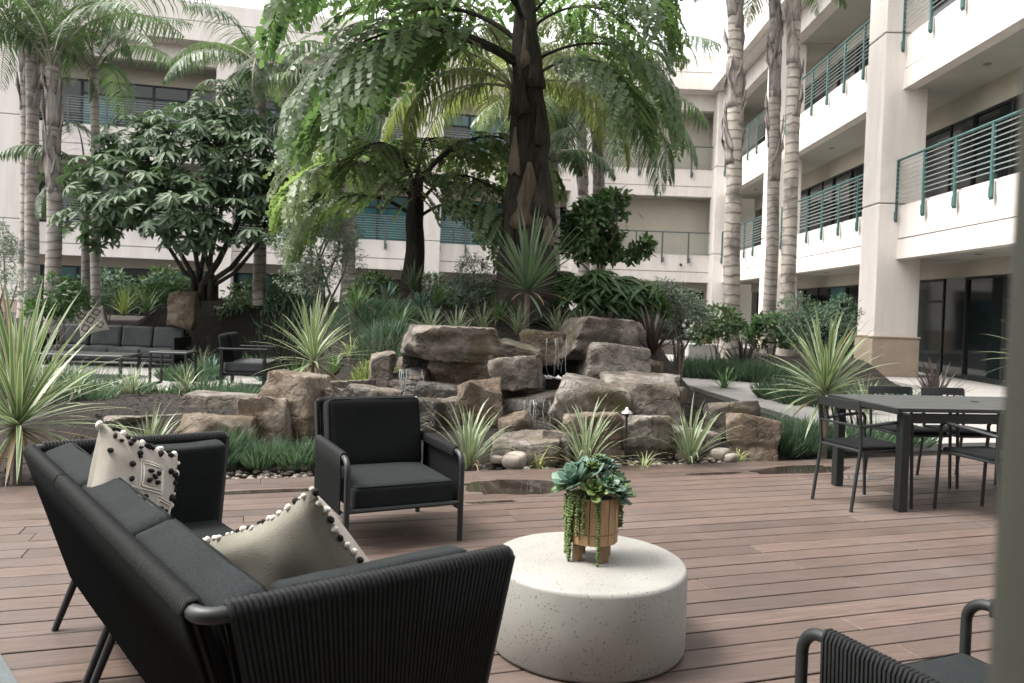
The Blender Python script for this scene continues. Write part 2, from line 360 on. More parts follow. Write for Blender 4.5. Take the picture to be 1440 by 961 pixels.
# ---------------------------------------------------------------- terrain
def hgt(x, y):
    right = sstep(3.0, 1.5, x)
    e = ((x+2.6)/7.4)**2+((y-15.0)/6.6)**2; h = 1.42*sstep(1.0, .38, e)*right
    mx = sstep(2.7, 1.5, abs(x+.35))*sstep(14.5, 11, y); h = max(h*sstep(8.4,10.4,y+.35*min(0,x+2)), mx*(.26*sstep(7.0,7.8,y)+.84*sstep(8.85,9.7,y)))
    e = ((x+3.4)/2.7)**2+((y-7.75)/1.1)**2; h = max(h, .40*sstep(1.0, .4, e))
    e = ((x-6.5)/2.1)**2+((y-20.3)/4.2)**2; h = max(h, .5*sstep(1.0, .45, e))
    e = ((x+13)/6)**2+((y-20.5)/4.5)**2; h = max(h, .8*sstep(1.0, .4, e))
    ep = ((x+7.2)/3.4)**2+((y-13.2)/2.6)**2; h *= sstep(.9, 1.35, ep)
    ep = ((x+5.6)/2.5)**2+((y-11.0)/2.1)**2; h *= sstep(.8, 1.6, ep)
    return -.08 + h + (.03*noise.noise(Vector((x*.9,y*.9,0))) if h > .05 else 0)
def onG(x, y, dz=0): return Vector((x, y, hgt(x, y)+dz))
gx = np.arange(-30, 9.6, .25); gy = np.arange(5.2, 41, .25)
vs = [(x, y, hgt(x,y)) for y in gy for x in gx]; nx = len(gx)
mb = MB(); mb.add(vs, [(j*nx+i, j*nx+i+1, (j+1)*nx+i+1, (j+1)*nx+i) for j in range(len(gy)-1) for i in range(nx-1)])
struct(mb.build('planting_ground', 'mulch', angle=80))
g = MB(); g.add([(-300,-300,-.16),(300,-300,-.16),(300,300,-.16),(-300,300,-.16)], [(0,1,2,3)]); struct(g.build('ground', 'mulch'))
def smoothpoly(pts, n=6):
    out = []; k = len(pts)
    for i in range(k):
        p0, p1, p2, p3 = (Vector(pts[(i+j-1)%k]) for j in range(4))
        for s in range(n):
            t = s/n; out.append(.5*((2*p1)+(p2-p0)*t+(2*p0-5*p1+4*p2-p3)*t*t+(3*p1-p0-3*p2+p3)*t**3))
    return out
struct(MB().prism(smoothpoly([(3.3,8.75),(5.2,9.2),(8.0,10.2),(8.05,15.8),(6.5,15.3),(5.2,16.6),(4.7,19.5),(5.0,25),(3.5,25),(3.0,19.5),(2.9,15.8),(3.3,12.8),(3.6,10.5)]), -.12, 0).build('path', 'concrete'))
struct(MB().prism([(7.2+0*1,8.0),(14,8.0),(14,44),(7.9,44),(7.9,26),(8.2,16.2),(8.2,8.6)], -.12, -.004).build('walkway', 'concrete'))
struct(MB().prism(smoothpoly([(-7.2+3.35*math.cos(a)*(1.05 if math.sin(a)<0 else .95), 13.2+2.5*math.sin(a)) for a in [k*math.pi/6 for k in range(12)]], 3), -.12, 0).build('patio', 'concrete'))
struct(MB().prism([(-30,29.0),(-21,29.5),(2,36),(8,36.4),(8,46),(-30,40)], -.12, -.002).build('rear_walkway', 'concrete'))
# ---------------------------------------------------------------- deck: every board an object
DA = R(20); du = Vector((math.cos(DA), math.sin(DA), 0)); dv = Vector((-math.sin(DA), math.cos(DA), 0))
deck = MB(); deck.box(du*1.5+dv*3.0+Vector((0,0,-.062)), (14.6,6.36,.03), Matrix.Rotation(DA,3,'Z')); deck = struct(deck.build('deck', 'underdeck'))
lens = [1.2,1.6,2.0,2.4,2.8,3.2]; bmesh_ = {}
for L in lens:
    q = MB(); q.cbox((0,0,0), (L-.001,.1395,.025), .0025); me = q.mesh('board'); me.materials.append(MATS['deck_wood']); bmesh_[L] = me
row = 0; vv = 6.24-.15/2
dr = random.Random(3)
while vv > -.15:
    u = -5.8-dr.uniform(0,2.2)
    while u < 8.6:
        L = dr.choice(lens)
        o = inst('board', bmesh_[L], deck, du*(u+L/2)+dv*vv+Vector((0,0,-.0125+dr.uniform(-.0012,.0012))), (0,0,DA+(math.pi if dr.random()<.5 else 0)))
        u += L+.002
    vv -= .1505; row += 1
q = MB(); q.cbox((0,0,0), (15.0,.028,.15), .003); f = q.build('edge_board', 'deck_wood', deck); f.location = du*1.5+dv*(6.24+.018)+Vector((0,0,-.076)); f.rotation_euler = (0,0,DA)
def blob(c, rx, ry, rot, seed, n=44, amp=.35):
    out = []
    for k in range(n):
        a = 2*math.pi*k/n; r = 1+amp*noise.noise(Vector((math.cos(a)*1.6+seed*7, math.sin(a)*1.6, seed)))+amp*.6*noise.noise(Vector((math.cos(a)*4+seed, math.sin(a)*4, seed)))
        p = Vector((rx*r*math.cos(a), ry*r*math.sin(a), 0)); p.rotate(Matrix.Rotation(rot,3,'Z')); out.append(Vector(c)+p)
    return out
for i, (x, y, rx, ry, lb) in enumerate([(722,684,.40,.24,'dark rainwater puddle on the deck beside the black armchair'),(1003,666,.30,.035,'thin streak of rainwater on the deck below the striped clump'),
        (1130,661,.55,.16,'wide dark puddle on the deck reaching under the dining chair'),(1215,671,.28,.10,'rain puddle between the legs of the dining chair'),(395,690,.55,.05,'long thin wet streak on the deck left of the armchair'),(690,706,.2,.03,'small wet streak on the deck under the armchair arm')]):
    c = gz(x, y, .0022+.0002*i); mb = MB(); pl = blob(c, rx, ry, DA, i+2); mb.add(pl, [tuple(range(len(pl)))]); tag(mb.build('puddle', 'puddle', smooth=False), lb, 'puddle')
# corner of a rug at the frame's edge
p0 = gz(-1,921); p1 = gz(23,962); dd = (p1-p0).normalized(); nn = Vector((dd.y,-dd.x,0)); nn = nn if nn.x < 0 else -nn
tag(MB().prism([p0-dd*1.2, p1+dd*1.0, p1+dd*1.0+nn*1.3, p0-dd*1.2+nn*1.3], .002, .012).build('outdoor_rug', 'rug'), 'edge of a pale grey flat rug lying on the deck boards', 'rug')
# ---------------------------------------------------------------- buildings
ST = 4.15
def railing(par, x0, x1, z, metal, y=.42, ends=True, step=1.35, bars=9):
    q = MB(); q.tube([(x0,y,z+1.08),(x1,y,z+1.08)], .033, 8); rail = q.build('railing', metal, par)
    n = max(1, round((x1-x0)/step)); 
    pm = MB(); pm.cbox((0,0,0), (.07,.06,1.5), .006); pm.cbox((.03,-.035,-.60),(.12,.03,.22),.004); pme = pm.mesh('post'); pme.materials.append(MATS[metal])
    for k in range(n+1): inst('post', pme, rail, (x0+.05+(x1-x0-.1)*k/n, y+.005, z+.33))
    bm_ = MB(); bm_.tube([(x0,0,0),(x1,0,0)], .011, 5); bme = bm_.mesh('bar'); bme.materials.append(MATS['bar_metal'])
    for k in range(bars): inst('bar', bme, rail, (0, y+.0, z+.12+.875*k/(bars-1)))
    return rail
def column(par, x0, x1, top=11.95, yd=1.08):
    q = MB()
    for z0, z1 in ((0,4.22),(4.25,8.39),(8.42,top)): q.cbox(((x0+x1)/2, yd/2, (z0+z1)/2), (x1-x0, yd, z1-z0), .02)
    c = q.build('column', 'stucco', par)
    for z in (4.235, 8.405): j = MB(); j.bx(x0+.02, x1-.02, .02, yd-.02, z-.02, z+.02); j.build('joint', 'joint', c)
    for lv in range(3):
        zf = (0, 4.2, 4.2+ST)[lv]; hd = 2.5 if lv == 0 else zf+2.25; tp = (2.9, 7.07, 11.23)[lv]
        w_ = MB(); w_.bx(x0, x1, 2.15, 2.45, hd, tp); w_.build('header_wall', 'stucco_back', par)
        w_ = MB(); w_.bx(x0, x1, 2.2, 2.3, zf, hd); w_.build('window', 'dark_glass', par)
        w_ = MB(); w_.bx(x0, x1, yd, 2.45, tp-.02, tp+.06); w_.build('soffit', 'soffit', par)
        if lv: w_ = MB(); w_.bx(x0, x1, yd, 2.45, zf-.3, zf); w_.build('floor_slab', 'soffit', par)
    b = MB(); b.cbox(((x0+x1)/2, yd/2, .465), (x1-x0+.07, yd+.07, .93), .01); b.cbox(((x0+x1)/2, yd/2, .96), (x1-x0+.1, yd+.1, .05), .01); b.build('plinth', 'stone_base', c)
def bay(par, x0, x1, metal, pans, wall=False, yb=2.15, seed=0, roofy=-.35, dz=0):
    rr = random.Random(seed)
    for k in range(2):
        z = 4.2+ST*k
        q = MB(); q.bx(x0, x1, .47, .78, z-1.32, z-.85); q.bx(x0, x1, .50, .78, z-.81, z-.06); q.bx(x0,x1,.545,.78,z-.06,z+.0)
        fa = q.build('parapet', 'stucco', par); j = MB(); j.bx(x0, x1, .53, .77, z-.85, z-.81); j.build('joint', 'joint', fa)
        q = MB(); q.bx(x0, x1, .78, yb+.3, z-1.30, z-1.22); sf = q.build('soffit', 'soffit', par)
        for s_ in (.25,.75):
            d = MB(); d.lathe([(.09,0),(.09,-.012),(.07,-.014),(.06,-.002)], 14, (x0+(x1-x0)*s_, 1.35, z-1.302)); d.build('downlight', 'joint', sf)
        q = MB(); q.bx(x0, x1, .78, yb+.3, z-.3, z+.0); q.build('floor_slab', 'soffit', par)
        railing(par, x0-.06, x1+.06, z, metal)
    # roof edge: beam, overhanging fascia
    q = MB(); q.bx(x0, x1, .5, .9, 11.2, 12.0); q.build('roof_beam', 'stucco', par)
    q = MB(); q.bx(x0, x1, .9, yb+.3, 11.22, 11.3); q.build('soffit', 'soffit', par)
    for lv in range(3):
        zf = (0, 4.2, 4.2+ST)[lv]; hd = 2.5 if lv == 0 else zf+2.25; tp = (2.9, 7.07, 11.23)[lv]
        if wall and lv:
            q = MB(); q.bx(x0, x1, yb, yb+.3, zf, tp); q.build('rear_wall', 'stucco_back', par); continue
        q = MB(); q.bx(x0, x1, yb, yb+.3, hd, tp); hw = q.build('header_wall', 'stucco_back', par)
        n = max(2, round((x1-x0)/1.55)); wd = (x1-x0)/n
        for i in range(n):
            a, b_ = x0+wd*i, x0+wd*(i+1)
            fr = MB()
            fr.bx(a, a+.05, yb+.02, yb+.12, zf, hd); fr.bx(b_-.05, b_, yb+.02, yb+.12, zf, hd); fr.bx(a+.05, b_-.05, yb+.02, yb+.12, hd-.06, hd); fr.bx(a+.05, b_-.05, yb+.02, yb+.12, zf, zf+.12)
            tr = rr.random() < .7
            if tr: fr.bx(a+.05, b_-.05, yb+.02, yb+.12, hd-.62, hd-.56)
            fo = fr.build('window', 'dark_frame', par, smooth=False)
            pk = pans(lv, (a+b_)/2, rr)
            p = MB(); p.bx(a+.05, b_-.05, yb+.08, yb+.10, zf+.12, hd-.62 if tr else hd-.06); p.build('pane', pk[0], fo, smooth=False)
            if tr: p = MB(); p.bx(a+.05, b_-.05, yb+.08, yb+.10, hd-.56, hd-.06); p.build('pane', pk[1], fo, smooth=False)
def roof(par, x0, x1, dz=0, y0=-.35):
    q = MB(); q.bx(x0, x1, y0, y0+.3, 12.0+dz, 12.78+dz); q.bx(x0, x1, y0+.04, y0+.3, 12.83+dz, 13.6+dz); q.bx(x0, x1, y0+.3, 6, 11.98+dz, 12.2+dz); r_ = q.build('roof_fascia', 'stucco', par)
    j = MB(); j.bx(x0+.01, x1-.01, y0+.07, y0+.28, 12.78+dz, 12.83+dz); j.build('joint', 'joint', r_)
wr = thing('office_wing', 'white three storey office wing with teal balcony railings running away beside the dining table', 'building', (8.3,38.6,0), R(-90))
for x0 in (0, 9.05, 18.1, 27.15): column(wr, x0, x0+1.0)
def pr(lv, x, rr): return ('dark_glass','dark_glass' if rr.random()<.75 else 'teal_glass')
for i, (x0, x1) in enumerate(((1,9.05),(10.05,18.1),(19.1,27.15))): bay(wr, x0, x1, 'teal_metal', pr, seed=i)
roof(wr, -8, 28.2)
wl = thing('office_block', 'cream office building with dark railings across the back of the garden behind the palms', 'building', (-21.79,30.72,0), R(15.2))
for x0, x1 in ((0,1.0),(8.2,9.0),(16.8,17.95),(24.2,25.2)): column(wl, x0, x1)
q = MB(); q.cbox((13.35,.6,1.43),(.95,.9,2.86),.02); q.build('pier','stucco',wl)
def plf(lv, x, rr):
    if lv == 0: return ('dark_glass','teal_glass' if rr.random()<.75 else 'dark_glass')
    if lv == 1 and 18 < x < 23: return ('teal_glass','teal_glass')
    return ('teal_glass' if rr.random()<.25 else 'dark_glass', 'teal_glass' if rr.random()<.4 else 'dark_glass')
for i, (x0, x1) in enumerate(((1,8.2),(9,16.8),(17.95,24.2))): bay(wl, x0, x1, 'grey_metal', plf, seed=10+i)
roof(wl, -6, 25.5, .013)
q = MB(); q.bx(24.9,25.2,1.1,5.0,0,12); q.build('end_wall','stucco',wl)
wm = thing('link_building', 'cream walled building section with thin grey railings in the courtyard corner', 'building', (2.2,37.62,0), R(2.4))
q = MB(); q.bx(6.3,9,1.9,2.2,0,11.9); q.build('rear_wall','stucco_back',wm)
bay(wm, 0, 6.35, 'grey_metal', pr, wall=True, yb=1.9, seed=20)
roof(wm, -1.2, 6.2, -.017)
nb = thing('unseen_shade_wing', 'unseen cream office wing with balconies, added behind the viewer for its shade', 'building', (12.5,-2.6,0), R(180))  # added behind the camera, out of view, to shade surfaces facing it
for x0 in (0,9.05,18.1): column(nb, x0, x0+1.0)
for i, (x0, x1) in enumerate(((1,9.05),(10.05,18.1))): bay(nb, x0, x1, 'teal_metal', pr, seed=30+i)
roof(nb, -4, 24, -.021)
q = MB(); q.cbox((4.75,.44,3.72),(.10,.08,.10),.01); q.tube([(4.75,.38,3.69),(4.75,.26,3.66)],.035,8); q.build('security_camera','dark_frame',wm)
# ---------------------------------------------------------------- furniture
def cushion(sx, sy, sz, rad=.04, puff=.02, n=14, seed=0, wr=.004):
    vs = {}; V = []; Fc = []
    def vid(p):
        k = tuple(round(c, 5) for c in p)
        if k not in vs: vs[k] = len(V); V.append(p)
        return vs[k]
    lin = [-1+2*i/n for i in range(n+1)]
    lin = [math.copysign(abs(q)**.6, q) if q else 0 for q in lin]
    for ax in range(3):
        for sg in (-1,1):
            for i in range(n):
                for j in range(n):
                    q = []
                    for a, b in ((i,j),(i+1,j),(i+1,j+1),(i,j+1)):
                        p = [0,0,0]; p[ax] = sg; p[(ax+1)%3] = lin[a]; p[(ax+2)%3] = lin[b]; q.append(vid(tuple(p)))
                    Fc.append(q if sg > 0 else q[::-1])
    h = Vector((sx/2, sy/2, sz/2)); out = []
    for p in V:
        w_ = Vector((p[0]*h.x, p[1]*h.y, p[2]*h.z)); c = Vector([max(-h[k]+rad, min(h[k]-rad, w_[k])) for k in range(3)]); d = w_-c
        if d.length > 1e-6: w_ = c + d.normalized()*min(rad, d.length*1.0 if max(abs(d[k]) for k in range(3)) < rad else rad)
        pf = puff*(1-p[0]**2)*(1-p[1]**2); w_.z += math.copysign(pf, p[2]) if abs(p[2]) > .3 else 0
        nz = noise.noise(Vector((w_.x*5+seed*3, w_.y*5, w_.z*5)))*wr + noise.noise(Vector((w_.x*16+seed, w_.y*9, w_.z*9)))*wr*.4
        w_ += (w_-c).normalized()*nz if (w_-c).length > 1e-6 else Vector((0,0,nz)); out.append(w_)
    q = MB(); q.add(out, Fc); return q
def piping(o, sx, sy, z, rad, r=.0035, upright=False, mat='fabric_black'):
    a, b = sx/2-rad*.25, sy/2-rad*.25; k = rad; P = []
    for cx, cy, t0 in ((a-k,b-k,0),(-a+k,b-k,90),(-a+k,-b+k,180),(a-k,-b+k,270)):
        for j in range(5): t_ = R(t0+22.5*j); P.append((cx+k*math.cos(t_), cy+k*math.sin(t_)))
    P.append(P[0]); q = MB(); q.tube([(x, z, y) if upright else (x, y, z) for x, y in P], r, 6, caps=False); return q.build('piping', mat, o, angle=90)
def arc(c, p0, p1, n=6):                       # quarter turn between two offsets from c
    return [Vector(c)+Vector(p0)*math.cos(a)+Vector(p1)*math.sin(a) for a in [math.pi/2*k/n for k in range(n+1)]]
def strand(q, top, bot, rr, r, out):           # one rope: over the rail and down to the lower rail
    top, bot, out = Vector(top), Vector(bot), Vector(out)
    pts = [top-out*rr+Vector((0,0,-.03)), top-out*rr, top+Vector((0,0,rr))-out*rr*.5, top+Vector((0,0,rr))+out*rr*.5, top+out*rr, top+out*rr*.9+(bot-top)*.3, bot+out*rr*.8]
    q.tube(pts, r, 5, caps=False)
def ropes(name, par, A, B, A2, B2, pitch, rr, out, r=.0062, skip=None):
    A, B, A2, B2 = map(Vector, (A,B,A2,B2)); n = int((B-A).length/pitch); q = MB()
    for k in range(n+1):
        t = (k+.5)/(n+1); 
        if skip and skip(t): continue
        strand(q, A.lerp(B,t), A2.lerp(B2,t), rr, r*rnd.uniform(.92,1.05), out)
    return stuff(q.build(name, 'rope', par, angle=70))
# --- armchair (also copied for the second one)
def armchair():
    t = thing('armchair', 'black armchair with woven rope sides and charcoal cushions in front of the rock waterfall', 'armchair')
    W, Dp = .34, .35; r = .017
    for s in (-1,1):
        q = MB(); q.tube([(s*W,-Dp,0),(s*W,-Dp,.44)]+arc((s*W,-Dp+.07,.44),(0,-.07,0),(0,0,.07),6)+[(s*W,0,.515),(s*W,Dp-.02,.52)], r, 10); q.build('arm_frame', 'frame_dark', t)
        q = MB(); q.tube([(s*(W-.01),Dp-.02,0),(s*(W-.01),Dp-.03,.25),(s*(W-.01),Dp+.10,.735)], r*.95, 10); q.build('rear_leg', 'frame_dark', t)
        q = MB(); q.tube([(s*W,-Dp,.19),(s*W,Dp-.03,.19)], .013, 8); q.build('side_rail', 'frame_dark', t)
        ropes('rope_panel', t, (s*W,-Dp+.085,.515), (s*W,Dp-.03,.52), (s*W,-Dp+.085,.19), (s*W,Dp-.03,.19), .0135, .019, (s,0,0))
    for y, z in ((-Dp,.225),(Dp-.03,.19)):
        q = MB(); q.tube([(-W,y,z),(W,y,z)], .013, 8); q.build('cross_rail', 'frame_dark', t)
    q = MB(); q.tube([(-W+.01,Dp+.10,.735),(W-.01,Dp+.10,.735)], r, 10); q.build('top_rail', 'frame_dark', t)
    ropes('rope_back', t, (-W+.02,Dp+.10,.735), (W-.02,Dp+.10,.735), (-W+.02,Dp-.03,.2), (W-.02,Dp-.03,.2), .0135, .019, (0,1,0))
    o = cushion(.61,.64,.15,.035,.018,seed=1).build('seat_cushion', 'fabric_charcoal', t, angle=80, loc=(0,-.02,.285)); piping(o,.61,.64,.064,.035); piping(o,.61,.64,-.064,.035)
    o = cushion(.61,.14,.44,.035,0,seed=2,wr=.006).build('back_cushion', 'fabric_black', t, angle=80, loc=(0,.30,.545)); o.rotation_euler = (R(-13),0,0); piping(o,.61,.44,-.060,.035,upright=True)
    return t
ac = armchair(); ac.location = (-.87,4.70,0); ac.rotation_euler = (0,0,R(29))
a2 = copy_tree(ac); fa = gz(1150,878,.53); fb = gz(1374,839,.53); u_ = (fb-fa).normalized(); 
ang2 = math.atan2(u_.y,u_.x)+math.pi; mid = (fa+fb)/2; fw = Vector((-u_.y,u_.x,0)); mid -= fw*.31
a2.location = (mid.x,mid.y,0); a2.rotation_euler = (0,0,ang2); a2['label'] = 'rope sided armchair turned away, its arms and grey seat showing by the olive post'
# --- sofa: raked rope back with high ends, three seats
def sofa():
    far = gz(40,632,.735); nr = gz(282,872,.735); BA = math.atan2(nr.y-far.y, nr.x-far.x); far.z = 0
    t = thing('sofa', 'charcoal rope backed outdoor sofa seen from behind, holding two cream pillows', 'sofa', far, BA)
    Ls, Dp, zt, zb = (nr.xy-far.xy).length, .80, .735, .21; rr = .018; ri = .17            # local: x along the back, y to the front
    def endrail(x, s):                          # top rail that turns from the back into the end
        c = .05; return [(x, Dp, zt-.01), (x, c, zt)] + [Vector((x-s*c*(1-math.cos(a)), c*(1-math.sin(a)), zt)) for a in [math.pi/2*k/5 for k in range(1,6)]]
    q = MB(); q.tube(endrail(0,-1)+[(.675,0,zt)], rr, 10); q.build('top_rail', 'frame_dark', t)
    q = MB(); q.tube(endrail(Ls,1)+[(.695,0,zt)], rr, 10); q.build('top_rail', 'frame_dark', t)
    for x0, x1 in ((.05,.675),(.695,Ls-.05)):
        ropes('rope_back', t, (x0,0,zt), (x1,0,zt), (x0+.03 if x0<.1 else x0,ri,zb), (x1-.03 if x1>2 else x1,ri,zb), .0138, .0215, (0,-1,0), .0075)
        q = MB(); q.add([(x0,.012,zt),(x1,.012,zt),(x1,ri+.008,zb),(x0,ri+.008,zb),(x0,.026,zt),(x1,.026,zt),(x1,ri+.022,zb),(x0,ri+.022,zb)], [(0,1,2,3),(7,6,5,4),(0,4,5,1),(3,2,6,7),(0,3,7,4),(1,5,6,2)]); q.build('back_light_stop', 'fabric_black', t)  # dark lining added inside the ropes so no light leaks through
        q = MB(); q.tube([(x0,ri,zb),(x1,ri,zb)], .014, 8); q.build('lower_rail', 'frame_dark', t)
    for x, s in ((0,-1),(Ls,1)):
        xi = x-s*.07
        ropes('rope_end', t, (x,.05,zt), (x,Dp-.01,zt-.01), (xi,ri+.02,zb), (xi,Dp-.07,zb), .0132, .021, (s,0,0), .0071)
        q = MB(); a = s*.012
        q.add([(x-a,.05,zt),(x-a,Dp-.01,zt-.01),(xi-a,Dp-.07,zb),(xi-a,ri,zb),(x-2.2*a,.05,zt),(x-2.2*a,Dp-.01,zt-.01),(xi-2.2*a,Dp-.07,zb),(xi-2.2*a,ri,zb)], [(0,1,2,3),(7,6,5,4),(0,4,5,1),(3,2,6,7),(0,3,7,4),(1,5,6,2)]); q.build('end_light_stop', 'fabric_black', t)  # same added lining at the sofa ends, blocks light between the ropes
        q = MB(); q.tube([(x,Dp,zt-.012),(xi,Dp-.06,zb),(xi+s*.0,Dp-.07,.0)], .016, 10); q.build('front_leg', 'frame_dark', t)
        q = MB(); q.tube([(xi,ri,zb),(xi,Dp-.06,zb)], .014, 8); q.build('lower_rail', 'frame_dark', t)
    for x in (.09,.655,.73,Ls-.09):
        q = MB(); q.tube([(x,.004,zt),(x,ri,zb),(x-.01,ri-.075,0)], [.014,.017,.013], 10); q.build('rear_leg', 'frame_dark', t)
    q = MB(); q.bx(.08,Ls-.08,ri+.03,Dp-.05,zb-.01,zb+.012); q.build('seat_deck', 'frame_dark', t)
    for k in range(3):
        w_ = (Ls-.17)/3; o = cushion(w_-.006,.56,.15,.035,.014,seed=k+3).build('seat_cushion', 'fabric_charcoal', t, angle=80, loc=(.085+w_*(k+.5),.46,.30)); piping(o,w_-.006,.56,.062,.035)
        w_ = (Ls-.05)/3; o = cushion(w_-.008,.115,.42,.022,0,seed=k+6,wr=.006).build('back_cushion', 'fabric_charcoal', t, angle=80, loc=(.025+w_*(k+.5),.160,.545)); o.rotation_euler = (R(18),0,0); piping(o,w_-.008,.42,-.055,.022,upright=True); piping(o,w_-.008,.42,.055,.022,upright=True)
    for x, s in ((.0,1),(Ls,-1)):
        o = cushion(.10,.53,.40,.024,0,seed=9+s,wr=.006).build('end_cushion', 'fabric_charcoal', t, angle=80, loc=(x+s*.105,.475,.528)); o.rotation_euler = (0,R(s*8),0)
    return t
sf = sofa()
# --- pillows
def pilpt(u, v, side, S_, T):
    ed = max(0,(1-u*u)*(1-v*v)); x = S_*u*(1-.10*(1-v*v)*abs(u)**3); y = S_*v*(1-.10*(1-u*u)*abs(v)**3)
    return Vector((x, y, side*(T*ed**.42)+ .018*noise.noise(Vector((u*2.2,v*2.2,side*3.)))*ed))
def pillow(name, label, S_, T, front, back, n=26):
    t = thing(name, label, 'pillow'); q = MB()
    for side in (1,-1):
        V = [pilpt(-1+2*i/n, -1+2*j/n, side, S_, T) for j in range(n+1) for i in range(n+1)]
        Fc = [(j*(n+1)+i, j*(n+1)+i+1, (j+1)*(n+1)+i+1, (j+1)*(n+1)+i) for j in range(n) for i in range(n)]
        q.add(V, Fc if side > 0 else [f[::-1] for f in Fc], 0 if side > 0 else 1)
    q.build('cover', [front, back], t, angle=90); return t
def yarn(t, pts, side, S_, T, r, mat, name):
    q = MB(); P = [pilpt(u,v,side,S_,T)+Vector((0,0,side*r*.6)) for u, v in pts]; q.tube(P, r, 6); return q.build(name, mat, t, angle=80)
def tuft(t, p, r, mat, name='tuft'):
    q = MB(); q.lathe([(r*.3,-r*.8),(r*.85,-r*.5),(r,0),(r*.8,r*.5),(r*.25,r*.85)], 8); o = q.build(name, mat, t, angle=80, loc=p); o.rotation_euler = (rnd.uniform(0,3),rnd.uniform(0,3),0); o.scale = (1,rnd.uniform(.7,1.2),rnd.uniform(.8,1.5)); return o
def sq(u0, v0, a, k=6):
    c = [(u0-a,v0-a),(u0+a,v0-a),(u0+a,v0+a),(u0-a,v0+a),(u0-a,v0-a)]
    return [(c[i][0]+(c[i+1][0]-c[i][0])*s/k, c[i][1]+(c[i+1][1]-c[i][1])*s/k) for i in range(4) for s in range(k)]+[c[-1]]
p1 = pillow('throw_pillow', 'cream pillow with dark tufts and embroidered squares in the sofa corner', .188, .075, 'canvas', 'canvas_back')
for (u,v) in ((.05,.18),(.50,-.42),(-.42,-.38),(.0,-.92+.25)):
    yarn(p1, sq(u,v,.22), 1, .188, .075, .003, 'yarn_white', 'embroidery'); yarn(p1, sq(u,v,.27), 1, .188, .075, .0025, 'yarn_white', 'embroidery')
    for i in range(3):
        for j in range(3):
            if (i+j)%2 == 0 or (i==1 and j==1): tuft(p1, pilpt(u-.09+.09*i, v-.09+.09*j, 1, .188, .075)+Vector((0,0,.003)), .0105, 'yarn_black')
for k in range(64):
    u, v = rnd.uniform(-.9,.9), rnd.uniform(-.9,.9)
    if min(max(abs(u-a),abs(v-b)) for a,b in ((.05,.18),(.5,-.42),(-.42,-.38),(0,-.67))) < .3: continue
    tuft(p1, pilpt(u,v,1,.188,.075)+Vector((0,0,.004)), rnd.uniform(.008,.012), 'yarn_black')
for k in range(9): tuft(p1, pilpt(-1+k*.22+rnd.uniform(-.03,.03), .93, 1, .188, .075), rnd.uniform(.009,.014), 'yarn_black' if k%2 else 'yarn_white')
for k in range(9): tuft(p1, pilpt(.95, -1+k*.22, 1, .188, .075), rnd.uniform(.009,.013), 'yarn_white' if k%3 else 'yarn_black')
def orient(t, loc, nrm, upin, spin):            # face normal, picture-up, turn in its own plane
    n = Vector(nrm).normalized(); u = Vector(upin); u = (u-n*u.dot(n)).normalized(); x = u.cross(n)
    t.matrix_world = Matrix.Translation(loc) @ Matrix((x,u,n)).transposed().to_4x4() @ Matrix.Rotation(spin,4,'Z')
orient(p1, at(186,688,2.70), (.93,-.25,.26), (0,0,1), R(-27))
p2 = pillow('throw_pillow', 'plain cream pillow with tufted fringe leaning on the near end of the sofa', .30, .095, 'canvas', 'canvas_back')
for e in range(4):
    for k in range(22):
        s_ = -1+2*(k+.5)/22; uv = [(s_,1),(1,s_),(s_,-1),(-1,s_)][e]
        tuft(p2, pilpt(uv[0],uv[1],1,.30,.095)+Vector((0,0,rnd.uniform(-.006,.008))), rnd.uniform(.0055,.0105), 'yarn_black' if rnd.random()<.25 else 'yarn_white')
orient(p2, at(440,846,2.16), (.36,.80,.40), (.0,-.1,1), R(-30))
# --- drum table with planter
tc = gz(827,786,.34); dt = MB()
dt.lathe([(.385,0),(.398,.006),(.4075,.02),(.4085,.17),(.4075,.322),(.402,.334),(.392,.34)], 96)
tag(dt.build('drum_table', 'terrazzo', angle=60, loc=(tc.x,tc.y,0)), 'round speckled terrazzo drum coffee table holding the wooden planter', 'coffee table')
pp = gz(832,786,.34) + Vector((0,.02,0))
pt = thing('planter', 'round wooden stave planter on short legs with trailing succulents, on the drum table', 'planter', (pp.x,pp.y,.34))
ns = 16; z0, z1, rp = .075, .265, .098
for k in range(ns):
    a = 2*math.pi*k/ns; q = MB(); wd = 2*rp*math.tan(math.pi/ns)-.0012
    q.cbox((0,0,0), (.014, wd, z1-z0), .0015); o = q.build('stave', 'wood_pot', pt, loc=(rp*math.cos(a), rp*math.sin(a), (z0+z1)/2)); o.rotation_euler = (0,0,a)
q = MB(); q.lathe([(rp-.01,z0+.004),(rp-.01,z0+.012)], 24); q.build('pot_base', 'wood_pot', pt)
q = MB(); q.tube([((rp+.0085)*math.cos(a),(rp+.0085)*math.sin(a),z0+.045) for a in [2*math.pi*k/40 for k in range(41)]], .0022, 5); q.build('hoop', 'wood_leg', pt)
for k in range(4):
    a = R(35+90*k); q = MB(); q.cbox((0,0,.05), (.042,.026,.10), .003); o = q.build('leg', 'wood_leg', pt, loc=((rp-.022)*math.cos(a),(rp-.022)*math.sin(a),0)); o.rotation_euler = (0,0,a+R(90))
q = MB(); q.lathe([(.09,.235),(.088,.25),(.0,.262)], 20); q.build('potting_soil', 'mulch', pt)
